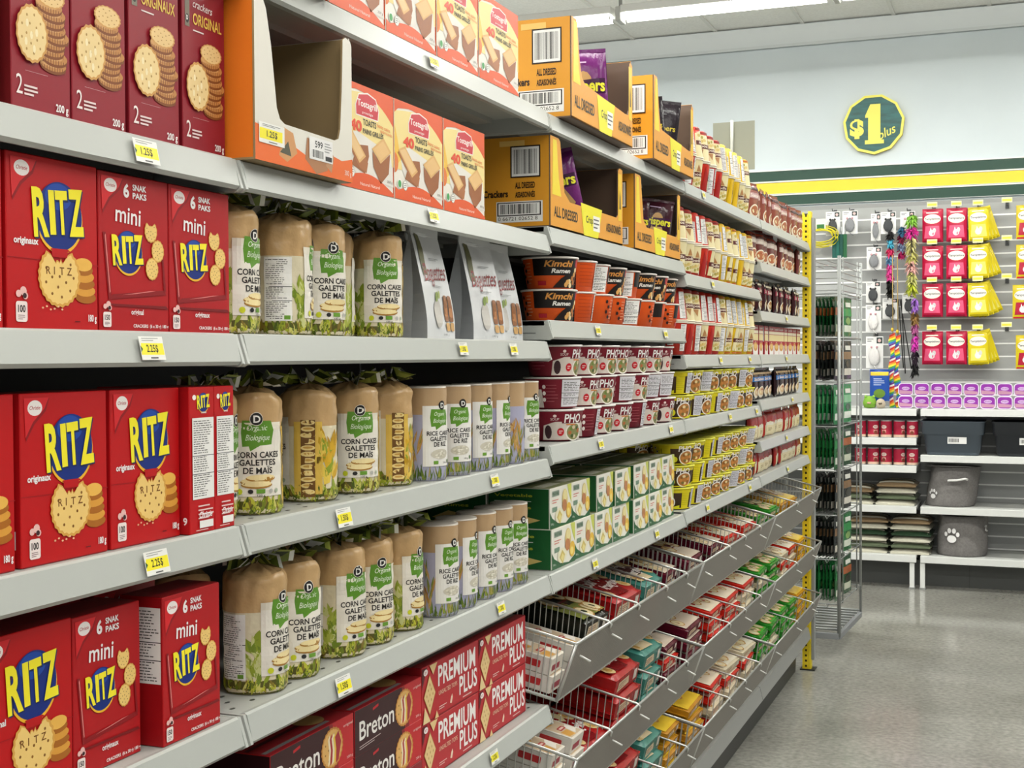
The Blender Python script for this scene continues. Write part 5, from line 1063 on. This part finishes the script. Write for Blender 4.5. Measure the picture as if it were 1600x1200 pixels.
thing('wire_rack', 'display rack', 'tall grey wire display rack full of green packets beyond the yellow post', rk, frm+[('top_basket', tp), ('base_grid', bs)]+fts, (RX, RY, 0), rz=RZ_)
def art_seed(c1, c2, c3):
    def f(c, w, h):
        c.rect(-w*.46, h*.55, w*.46, h*.75, c1); c.rect(-w*.40, h*.12, w*.40, h*.3, c2); c.ell(0, h*.42, w*.3, h*.1, c3, 10); c.rect(-w*.3, h*.8, w*.3, h*.92, '#e6e6dc')
    return f
GP = [pouch_kind('hanging_packet', 'packet', .15, .19, .011, '#1f6b35', art_seed('#2f8f48', '#dfe4d4', '#7fa05a'), 1), pouch_kind('hanging_packet', 'packet', .15, .19, .011, '#174a26', art_seed('#a85a30', '#c9cdb8', '#2c2a1c'), 2),
      pouch_kind('hanging_packet', 'packet', .15, .19, .011, '#1b1f1c', art_seed('#8a6a4a', '#d8d2c4', '#3a3a30'), 3), pouch_kind('hanging_packet', 'packet', .15, .19, .011, '#2e8a50', art_seed('#7cc08a', '#e6ece2', '#1f5a30'), 4)]
cr_, sr_ = math.cos(RZ_), math.sin(RZ_)
rowsK = [1, 2, 3, 0, 2, 2, 0, 3]; ncol = {0: 'green and white', 1: 'green and brown', 2: 'black and brown', 3: 'light green'}
rn = ['top', 'second', 'third', 'fourth', 'fifth', 'sixth', 'bottom', 'bottom']
for r in range(7):
    for i in range(7):
        lx, ly = -.024-.0195*i, .086+rnd.uniform(-.006, .006); z = 1.602-.222*r
        k = rowsK[r]
        spawn(GP[k], (RX+lx*cr_-ly*sr_, RY+lx*sr_+ly*cr_, z+rnd.uniform(-.003, .003)), RZ_+R_(rnd.uniform(-6, 2)), '%s packet, %s row of the wire rack, %s' % (ncol[k], rn[r], nth(6-i, 7)), '%s packets in the %s row of the rack' % (ncol[k], rn[r]), rx=R_(rnd.uniform(-1, 1)))
    for i in range(3):
        lx, ly = -.016-.03*i, .30+.015*i; k = [0, 2, 3, 1, 2, 0, 1, 3][r]
        spawn(GP[k], (RX+lx*cr_-ly*sr_, RY+lx*sr_+ly*cr_, 1.602-.222*r), RZ_+R_(-6+4*i), '%s packet farther back, %s row of the wire rack, %s' % (ncol[k], rn[r], nth(2-i, 3)), 'packets farther back in the %s row' % rn[r])
# ================================================================== PET DISPLAY ON THE BACK WALL
sw = MB(); sw.box(-1.6, 2.2, 9.30, 9.36, .0, 2.53, '#8f918f')
z = .22; SLAT = noisy('slat_panel', '#9c9e9d', '#a6a8a7', 2, .45)
while z < 2.5: sw.box(-1.6, 2.2, 9.285, 9.2995, z+.008, min(z+.0835, 2.53), SLAT); sw.box(-1.6, 2.2, 9.283, 9.2995, z-.002, z+.0079, '#f4f5f3'); z += .0845  # white strips paint in the highlight along each groove
thing('slat_wall', 'slat wall', 'grey slatted display panel covering the back wall below the bands', sw)
def far_shelf(x0, x1, z, lab):
    m = MB(); m.box(x0, x1, 8.855, 9.282, z-.012, z, '#c8cac6'); l = MB(); l.box(x0, x1, 8.838, 8.8548, z-.042, z+.002, '#dcdedb', .002)
    b = [('front_lip', l)]
    for x in (x0+.004, x1-.01):
        q = MB(); q.face([(x, 8.86, z-.013), (x, 9.28, z-.013), (x, 9.28, z-.075)], '#b3b5b2'); q.face([(x+.004, 8.86, z-.013), (x+.004, 9.28, z-.075), (x+.004, 9.28, z-.013)], '#b3b5b2'); b.append(('bracket', q))
    thing('pet_shelf', 'shelf', lab, m, b, group='white shelves of the pet display')
LX0, LX1, RX0, RX1 = -1.1, .305, .330, 1.62
for z, w in ((1.155, 'under the blue pouch and rainbow toys'), (.968, 'under the upper cans'), (.790, 'under the lower cans'), (.530, 'under the short bag stacks'), (.215, 'lowest, under the tall bag stacks')): far_shelf(LX0, LX1, z, 'white shelf left of the pet display gap, '+w)
for z, w in ((1.155, 'under the purple trays'), (.862, 'under the grey pans'), (.530, 'under the upper fabric basket'), (.215, 'under the lower fabric basket')): far_shelf(RX0, RX1, z, 'white shelf right of the pet display gap, '+w)
for x, nm in ((LX1-.03, 'left'), (RX0+.01, 'right')):
    m = MB(); m.box(x-.012, x+.018, 8.85, 8.88, 0, .172, '#dfe1de', .002); k = MB(); k.box(x-.016, x+.022, 8.845, 8.89, 0, .012, '#8a8c8a')
    thing('floor_support', 'support', 'white leg under the lowest pet shelf, %s of the pair' % nm, m, [('foot', k)])
m = MB(); m.box(-1.1, 1.7, 9.02, 9.04, 0, .165, '#5c5e5c'); 
for x in (.62, 1.2, -.3): m.box(x, x+.003, 9.017, 9.02, .0, .165, '#4a4b4a')
thing('kick_panel', 'panel', 'dark grey kick panel beneath the pet display shelves', m)
wx = lambda a: .316+(a-652)/3.4286/248.0
wz = lambda b: 2.453-(b-95)/3.4286/235.0
def hook(x, z, tagc, lab, L=.19):
    m = MB(); m.tube([(0, 0, 0), (0, -L, 0), (0, -L-.012, .012)], .0028, '#4c4e50', 6); bk = MB(); bk.box(-.012, .012, -.004, .0, -.02, .02, '#4c4e50')
    ps = [('mount', bk)]
    if tagc:
        t = MB(); t.box(-.032, .032, -L-.016, -L-.0135, .004, .036, '#ebe7b4'); t.box(-.028, .028, -L-.0172, -L-.0161, .012, .026, '#e3d84c'); t.tube([(0, 0, .03), (0, -L-.01, .03)], .0015, '#4c4e50', 4); ps.append(('price_flag', t))
    thing('peg_hook', 'hook', lab, m, ps, (x, 9.282, z))
def art_treat(c1, c2, c3):
    def f(c, w, h):
        c.ell(0, h*.72, w*.42, h*.15, '#ece6d8', 18); c.t('Temptations', -w*.38, h*.67, w*.38, h*.76, '#2a3a4a', bold=.02, shear=.15); c.rect(-w*.30, h*.90, w*.30, h*.93, '#ece6d8')
        c.poly([(-w*.40, h*.12), (w*.40, h*.12), (w*.34, h*.50), (-w*.34, h*.50)], c2); c.ell(-w*.02, h*.28, w*.16, h*.10, '#dfe0e0', 10); c.ell(w*.1, h*.36, w*.09, h*.08, '#c9cacb', 8); c.poly([(-w*.12, h*.36), (-w*.08, h*.46), (-w*.02, h*.36)], '#dfe0e0')
        c.rect(-w*.46, .002, w*.46, h*.06, c3)
    return f
TP = pouch_kind('treat_pouch', 'pouch', .125, .208, .022, '#b3163c', art_treat('', '#d8567a', '#8a1030'), 2); TY = pouch_kind('treat_pouch', 'pouch', .125, .208, .022, '#d3c01c', art_treat('', '#e6dc6a', '#a89a12'), 3); TM = pouch_kind('treat_pouch', 'pouch', .125, .208, .022, '#c9b422', art_treat('', '#a8203a', '#c02838'), 5)
rowz = [2.240, 1.998, 1.752, 1.440]; rw = ['top', 'second', 'third', 'bottom']
for r, z in enumerate(rowz):
    for ci, (x, K_, nm) in enumerate(((.382, TP, 'red'), (.532, TP, 'red'), (.664, TY, 'yellow'))):
        hook(x, z+.222, True, 'metal peg hook with a pale price flag above the %s %s pouch%s' % (rw[r], nm, '' if ci == 2 else [', left', ', right'][ci]))
        for k in range(2 if ci < 2 else 4):
            a_ = 0 if ci < 2 else .03+(.09+.02*(r % 3))*k
            spawn(K_, (x+.004*k+.208*math.sin(a_), 9.11+.028*k, z+.208*(1-math.cos(a_))), R_(-90), '%s cat treat pouch, %s row, %s column%s' % (nm, rw[r], ['first', 'second', 'third'][ci], '' if k == 0 else ', '+['', 'behind the front one', 'third in the fan', 'rearmost of the fan'][k]), 'cat treat pouches in the %s row, column %d' % (rw[r], ci+1), rx=a_)
    hook(.838, z+.236, True, 'empty peg hook with price flag right of the yellow pouches, %s row' % rw[r], .14)
    hook(.955, z+.222, False, 'peg hook for the pouches cut by the right edge, %s row' % rw[r])
    spawn(TM, (.957-(.02 if r == 2 else 0), 9.11, z-.01*r), R_(-90), 'yellow and red treat pouch cut by the right edge, %s row' % rw[r])
# sealed trays
tb = MB(); w, h = .094, .082
def rr(w, h, r, n=5):
    P = []
    for cx, cy, a0 in ((w/2-r, -h/2+r, -90), (w/2-r, h/2-r, 0), (-w/2+r, h/2-r, 90), (-w/2+r, -h/2+r, 180)):
        for k in range(n): a = math.radians(a0+k*90/(n-1)); P.append((cx+r*math.cos(a), cy+r*math.sin(a)))
    return P
tb.ring([[(0, x, z+h/2) for x, z in rr(w, h, .022)], [(-.035, x, z+h/2) for x, z in rr(w*.82, h*.82, .02)]], '#d9cfe0', True, None, '#d9cfe0', False)
tl = MB(); tl.face([(0.0004, x, z+h/2) for x, z in rr(w, h, .022)], '#e6dced'); q = Cv(tl, lambda u, v, o: (o, u, v+h/2), off=.0008)
q.poly(rr(w*.90, h*.88, .019), '#8a2f9c'); q.poly([(-w*.42, -h*.36), (w*.42, -h*.36), (w*.42, -h*.15), (-w*.42, -h*.05)], '#b98aa0'); q.ell(0, h*.08, w*.26, h*.14, '#c9a8d4', 14); q.t('sheba', -w*.2, h*.04, w*.2, h*.14, '#5a1a6a')
SK = Kind('food_tray', 'food tray', tb.mesh('tray'), [('film_lid', tl.mesh('lid'), [], 'purple printed film')])
for r in range(2):
    for i in range(11): spawn(SK, (.225+.101*i, 9.0-.03*0, 1.1556+.0825*r), R_(-90), 'purple lidded pet food tray, %s in the %s row' % (nth(i, 11), ['lower', 'upper'][r]), 'purple pet food trays')
CN = can()
for r, z in enumerate((.968, .790)):
    for i in range(5): spawn(CN, (-.052+.0815*i, 8.92, z+.0005), R_(-90+[0, 30, -20, 50, 0][i]), 'dark pink pet food can on the %s can shelf, %s' % (['upper', 'lower'][r], nth(i, 5)), 'dark pink pet food cans')
# pans
def pan(col):
    m = MB(); H = .218; sec = [(.31, .24, 0), (.32, .25, .006), (.34, .27, H*.60), (.375, .30, H*.61), (.385, .31, H*.97), (.395, .32, H*.98), (.395, .32, H)]
    m.ring([[(x, y, z) for x, y in rr(a, b, .03)] for a, b, z in sec], col, True, col, None, True)
    m.ring([[(x, y, z) for x, y in rr(a, b, .03)] for a, b, z in ((.395, .32, H), (.37, .295, H-.004), (.33, .26, .02))], col, True, None, col, True)
    l = MB(); l.box(-.03, .085, -.1395, -.1375, .075, .118, '#e4e4e2'); 
    for i in range(9): l.box(-.022+.007*i, -.0185+.007*i, -.1405, -.1396, .085, .108, '#333333')
    return m, l
for x, col, nm, dz in ((.522, '#56606a', 'slate grey cat litter pan on the shelf under the purple trays', 0), (.950, '#2f3237', 'black cat litter pan cut by the right edge of the photo', 0)):
    m, l = pan(col); thing('litter_pan', 'litter pan', nm, m, [('label', l)], (x, 9.02, .8625))
# fabric baskets
def basket(tilt):
    FB = noisy('grey_felt', '#6f6c6a', '#7d7a78', 90, .95, bump=.3); m = MB(); H = .255; n = 32; rs = []
    for z, r, wv in ((0, .145, 0), (.01, .152, 0), (.06, .156, .004), (.13, .154, .008), (.2, .15, .012), (H-.004, .150, .016), (H, .148, .018)):
        rs.append([((r+wv*math.sin(3*2*PI*j/n+1)+.004*math.sin(11*z*20+j))*math.cos(2*PI*j/n)+tilt*z, (r*.86+wv*math.cos(2*2*PI*j/n))*math.sin(2*PI*j/n), z) for j in range(n)])
    m.ring(rs, FB, True, FB, None); m.ring([rs[-1], [((p[0]-tilt*H)*.95+tilt*H, p[1]*.95, H-.003) for p in rs[-1]], [(p[0]*.92, p[1]*.92, .01) for p in rs[0]]], '#5a5856', True, None, '#5a5856')
    return m
def paw(cu, cv_, s, x, y):
    p = MB(); q = Cv(p, lambda u, v, o: (x+u, y-o-(.0)+abs(u-cu)*.0, v), off=.0); W_ = '#ecebea'
    q.ell(cu, cv_-.010*s, .020*s, .016*s, W_, 16)
    for dx, dy, a in ((-.026, .012, .007), (-.010, .026, .0085), (.010, .026, .0085), (.026, .012, .007)): q.ell(cu+dx*s, cv_+dy*s, a*s, a*1.35*s, W_, 12)
    return p
b1 = basket(.12); hd = MB(); hd.tube([(.0, -.150, .165), (.0, -.158, .172), (.05, -.160, .175), (.10, -.150, .185), (.115, -.135, .18)], .007, '#e6e5e2', 8)
pw = MB(); q = Cv(pw, lambda u, v, o: ((.158+o)*math.sin(u/.158)+.01, -(.140+o)*math.cos(u/.158), v), du=.01, off=.002)
for dx, dy, a, b_ in ((0, -.01, .02, .016), (-.026, .012, .007, .01), (-.01, .026, .0085, .0115), (.01, .026, .0085, .0115), (.026, .012, .007, .01)): q.ell(-.115+dx, .075+dy, a, b_, '#ecebea', 12)
rp = MB(); rp.tube([(-.15, -.02, .25), (-.1, -.12, .262), (0, -.140, .262), (.1, -.125, .262), (.17, -.03, .25)], .003, '#8a8886', 6)
thing('fabric_basket', 'basket', 'grey felt basket with white handle, on the upper of two shelves', b1, [('handle', hd, [], 'white rope handle'), ('paw_print', pw, [], 'white paw print'), ('rim_cord', rp)], (.498, 9.03, .5306))
b2 = basket(.0); pw = MB(); q = Cv(pw, lambda u, v, o: ((.158+o)*math.sin(u/.158), -(.140+o)*math.cos(u/.158), v), du=.01, off=.003)
for dx, dy, a, b_ in ((0, -.012, .030, .024), (-.038, .018, .011, .015), (-.015, .040, .0125, .017), (.015, .040, .0125, .017), (.038, .018, .011, .015)): q.ell(-.055+dx, .125+dy, a, b_, '#f0efee', 14)
hd = MB(); hd.tube([(.145, -.055, .19), (.150, -.075, .20), (.150, -.085, .17), (.155, -.05, .165)], .006, '#e6e5e2', 8)
thing('fabric_basket', 'basket', 'grey felt basket with big white paw print, on the lowest shelf', b2, [('handle', hd, [], 'white rope handle'), ('paw_print', pw, [], 'white paw print')], (.572, 9.02, .2156))
# flat stacked bags
def art_litter(c, w, h):
    for i, cc in enumerate(('#d9d4c4', '#2f4a34', '#cfc9b4', '#8a7a58')): c.rect(-w*.45, h*(.06+.22*i), w*.45, h*(.16+.22*i), cc)
LB = [brick('bedding_bag', .27, .30, .045, '#5c6650', art_litter, 1), brick('bedding_bag', .27, .30, .045, '#c9c6b4', art_litter, 2), brick('bedding_bag', .27, .30, .045, '#2f4632', art_litter, 3), brick('bedding_bag', .27, .30, .045, '#8a7458', art_litter, 4)]
for x, z, n, nm in ((-.10, .5306, 3, 'left stack, upper pet shelf'), (.175, .5306, 4, 'right stack, upper pet shelf'), (-.005, .2156, 6, 'left stack, lowest pet shelf'), (.265, .2156, 6, 'right stack, lowest pet shelf')):
    for i in range(n):
        spawn(LB[(1, 0, 1, 2, 1, 3)[i] if i < n-1 else 3], (x+rnd.uniform(-.008, .008), 8.90, z+.0397*i), R_(-90+rnd.uniform(-4, 4)), 'flat bag, %s from the bottom, %s' % (['first', 'second', 'third', 'fourth', 'fifth', 'sixth'][i], nm), 'stacked flat bags on the pet shelves', sc=(1, .90, .85))
# ---- toys hanging at the left of the pouches
def toy_card(x0, x1, z0, z1, y, kind, lab, seed=0):
    w, h = x1-x0, z1-z0; m = MB(); m.box(-w/2, w/2, -.001, .001, 0, h, '#e6e6e4'); q = Cv(m, lambda u, v, o: (u, -.001-o, v), off=.0008); q.lines(-w*.42, h*.82, -w*.05, h*.95, 2, '#6a6c6e', .35); rd = random.Random(seed); q.poly([(w*.12, h*.78), (w*.46, h*.78), (w*.46, h*.97), (w*.12, h*.97)], '#3a4442'); q.ell(w*.28, h*.87, w*.1, h*.06, '#d8b8b4', 8)
    b = MB(); n = 14; c0 = {'grey': '#85878a', 'white': '#dcdad8', 'dark': '#4a4c4e'}[kind]; fur = mat(c0, rough=1.0, bump=.8, bscale=120)
    prof = [(.002, -.5), (.22, -.42), (.34, -.2), (.36, .0), (.28, .25), (.14, .42), (.02, .5)]
    b.ring([[(r*w*math.cos(2*PI*j/n)*.9, -.018+.6*r*w*math.sin(2*PI*j/n)*.5, h*(.38+zz*.62)) for j in range(n)] for r, zz in prof], fur, True, fur, fur)
    e = MB()
    for s in (-1, 1): e.lathe([(.001, -.008), (.007, -.004), (.007, .004), (.001, .008)], '#c99aa0' if kind != 'dark' else '#3a3a3a', 8, (s*w*.16, -.022, h*.66))
    t = MB(); t.tube([(0, -.02, h*.08), (w*.1, -.025, -h*.02), (w*.25, -.02, -h*.08)], .003, c0, 5)
    thing('toy_mouse_card', 'pet toy', lab, m, [('plush_body', b), ('ears', e), ('tail', t)], ((x0+x1)/2, y, z0))
cards = [(120, 200, 80, 210, 'dark', 'grey plush toy on a white card, above the green leashes'), (215, 300, 80, 205, 'grey', 'grey plush mouse card, second hanging from the yellow rope'), (372, 425, 100, 245, 'grey', 'narrow plush mouse card with trailing tail, top row'), (428, 510, 95, 212, 'dark', 'dark plush toy card behind the blue feather wand, top row'),
         (532, 612, 95, 215, 'white', 'pale plush toy card nearest the red pouches, top row'), (350, 432, 280, 400, 'grey', 'grey mouse toy card in the second row beside the wire rack'), (345, 425, 465, 578, 'dark', 'dark grey mouse toy card in the third row'), (345, 430, 590, 735, 'white', 'white plush toy card with pink bits in the fourth row'),
         (436, 520, 555, 665, 'dark', 'dark plush card behind the rainbow wands, left one'), (545, 614, 530, 638, 'dark', 'dark plush card beside the rainbow wands, right one'), (345, 440, 760, 930, 'white', 'white feathered bird toy card above the blue pouch')]
for i, (a0, a1, b0, b1_, k, lab) in enumerate(cards):
    toy_card(wx(a0), wx(a1), wz(b1_), wz(b0), 9.16-.015*(i % 2), k, lab, i); hook((wx(a0)+wx(a1))/2, wz(b0)+.004, False, 'dark peg hook of the %s' % lab.split(',')[0].replace(' in the second row', ''), .15)
def wand(x, ztop, zbot, y, cols, lab, stick='#232323', rad=.016, seed=0, hz=None):
    m = MB(); m.tube([(0, 0, ztop-zbot), (.003, 0, (ztop-zbot)*.5), (-.002, 0, .02)], .0035, stick, 6); rd = random.Random(seed); parts = []
    n = len(cols); hz = hz or (ztop-zbot)
    for i, c in enumerate(cols):
        zc = hz*(1-(i+.5)/n); L = hz/n; b = MB(); fm = mat(c, rough=.9)
        for k in range(60):
            a = rd.uniform(0, 2*PI); r = rad*rd.uniform(.6, 1.35); z0 = zc+rd.uniform(-L*.4, L*.5); dx, dy = math.cos(a)*r, math.sin(a)*r*.7; px, py = -math.sin(a)*.008, math.cos(a)*.008; dz = -L*rd.uniform(.2, .7)
            b.face([(0, 0, z0), (dx*.6+px, dy*.6+py, z0+dz*.3), (dx, dy, z0+dz), (dx*.6-px, dy*.6-py, z0+dz*.4)], fm)
        parts.append(('feather_tuft', b))
    thing('feather_wand', 'pet toy', lab, m, parts, (x, y, zbot))
wand(wx(482), wz(200), wz(545), 9.10, ['#232323', '#4aa8c4', '#d83a6a', '#6a9ac0', '#e04a9c', '#e04a9c', '#1c1c1c', '#1c1c1c'], 'cat wand with blue and pink feather tufts', rad=.026, seed=1)
for i, (a, b0, b1_, cs, lab, rd_) in enumerate(((545, 180, 345, ['#3a6a8a', '#7a1a3c', '#7a8aa8', '#a8205a'], 'cat wand with magenta and grey feathers behind the blue one', .028), (600, 120, 540, ['#8ac04a', '#d8389a', '#c9c48a', '#b9b46a', '#d8a8a0', '#c4c478', '#b8c040'], 'fluffy yellow and pink feather wand', .042), (622, 560, 960, ['#9a6ac0', '#8a6a3c', '#a85a8a', '#c83aa8', '#2c1f2c', '#232323'], 'purple feather wand with black tails near the red pouches', .026))):
    wand(wx(a), wz(b0), wz(b1_), 9.09-.035*i, cs, lab, rad=rd_, seed=5+i)
def rainbow(a, b0, b1_, lab, ph):
    m = MB(); x, z0, z1 = wx(a), wz(b1_), wz(b0); cols = ['#c8342c', '#e0802c', '#e6cf2c', '#4a9a4a', '#2f6ab4', '#6a3a8a', '#e6e2da']; n = 42
    for i in range(n):
        za = z1-(z1-z0)*i/n; zb_ = z1-(z1-z0)*(i+1)/n; w = .018+.006*math.sin(i*.5+ph); o = .012*math.sin(i*.17+ph)*i/n; o2 = .012*math.sin((i+1)*.17+ph)*(i+1)/n
        q = [(x+o-w, 9.06, za), (x+o-w, 9.06, zb_-.01), (x+o+w, 9.06, zb_+.01), (x+o+w, 9.06, za+.02)]
        m.face([(x+o-w, 9.06+.006*math.sin(i+ph), za-.008), (x+o2-w, 9.06+.006*math.sin(i+1+ph), zb_-.008), (x+o2+w, 9.052, zb_+.010), (x+o+w, 9.052, za+.010)], cols[i % 7])
    s = MB(); s.tube([(x, 9.07, z1+.52), (x+.004, 9.07, z1)], .0035, '#a8905a', 6); k = MB(); k.lathe([(.006, -.012), (.010, 0), (.006, .012)], '#d8b83a', 10, (x, 9.07, z1+.03))
    thing('ribbon_wand', 'pet toy', lab, m, [('stick', s), ('bead', k)])
rainbow(497, 750, 1170, 'rainbow striped ribbon wand, the left of two', 0); rainbow(524, 760, 1175, 'rainbow striped ribbon wand, the right of two', 2)
m = MB()
for k, (a, b_) in enumerate(((548, 930), (590, 930), (558, 960))): m.tube([(wx(520+k*8), 9.2, wz(560)), (wx(a), 9.2, wz(b_))], .0035, '#1d1d1d', 5)
thing('pet_leash', 'leash', 'thin black straps hanging behind the ribbon wands', m, [])
m = MB(); n = 7
for k in range(7):
    pts = [(wx(100)+.11*math.cos(t_*PI/8)*(1-.05*k)+.01*math.sin(k*2+t_), 9.12-.004*k, wz(215)+.075*math.sin(t_*PI/8)*(1-.08*k)) for t_ in range(17)]
    m.tube(pts, .003, '#d8cc2c', 5)
tg = MB(); tg.box(wx(70), wx(125), 9.105, 9.107, wz(190), wz(120), '#dcdcd0'); tg.box(wx(76), wx(118), 9.1035, 9.105, wz(180), wz(150), '#2f6a34')
thing('coiled_rope', 'rope', 'coil of yellow cable hanging beside the yellow post', m, [('card', tg)])
for i in range(4):
    m = MB(); c = ['#12524a', '#175f52', '#0f4a40', '#1c5a34'][i]; x = wx(170+i*20); m.box(x-.014, x+.012, 9.14, 9.148, wz(332), wz(205), mat(c, rough=.5)); k = MB(); k.tube([(x, 9.143, wz(205)), (x, 9.143, wz(165))], .005, '#b9bcbc', 6)
    thing('folded_leash', 'leash', 'folded dark green leash above the wire rack, %s of four' % nth(i, 4), m, [('clip', k)])
def art_blue(c, w, h): c.rect(-w*.46, h*.84, w*.46, h*.96, '#d8b82c'); c.lines(-w*.3, h*.5, w*.3, h*.76, 4, '#c4d0e8', .4); c.ell(0, h*.25, w*.3, h*.15, '#6a8a3a', 12)
BPK = pouch_kind('toy_pouch', 'pouch', .125, .20, .03, '#2a4fa0', art_blue, 3); spawn(BPK, (wx(432), 9.03, 1.156+.045), R_(-90), 'blue pouch with a yellow top standing left of the purple trays')
m = MB(); gr = mat('#7aa83a', rough=.7); m.lathe([(.001, 0), (.035, .005), (.045, .035), (.035, .065), (.012, .08)], gr, 18); e = MB()
for s in (-1, 1): e.lathe([(.002, 0), (.012, .008), (.004, .02)], '#8ab84a', 10, (s*.025, -.01, .066))
sn = MB(); sn.lathe([(.012, 0), (.014, .006), (.012, .012)], '#c4a08a', 12, (0, -.040, .03))
thing('squeaky_toy', 'pet toy', 'round green toy sitting left of the rainbow wands', m, [('ears', e), ('snout', sn)], (wx(385), 8.96, 1.1556))
m = MB(); m.lathe([(.001, 0), (.025, .004), (.032, .03), (.022, .055), (.006, .064)], mat('#b9ac98', rough=.8), 16); sn = MB(); sn.lathe([(.01, 0), (.012, .006), (.01, .01)], '#6a5a4a', 10, (0, -.028, .028))
thing('squeaky_toy', 'pet toy', 'small beige toy beside the round green toy', m, [('snout', sn)], (wx(445), 8.95, 1.1556))
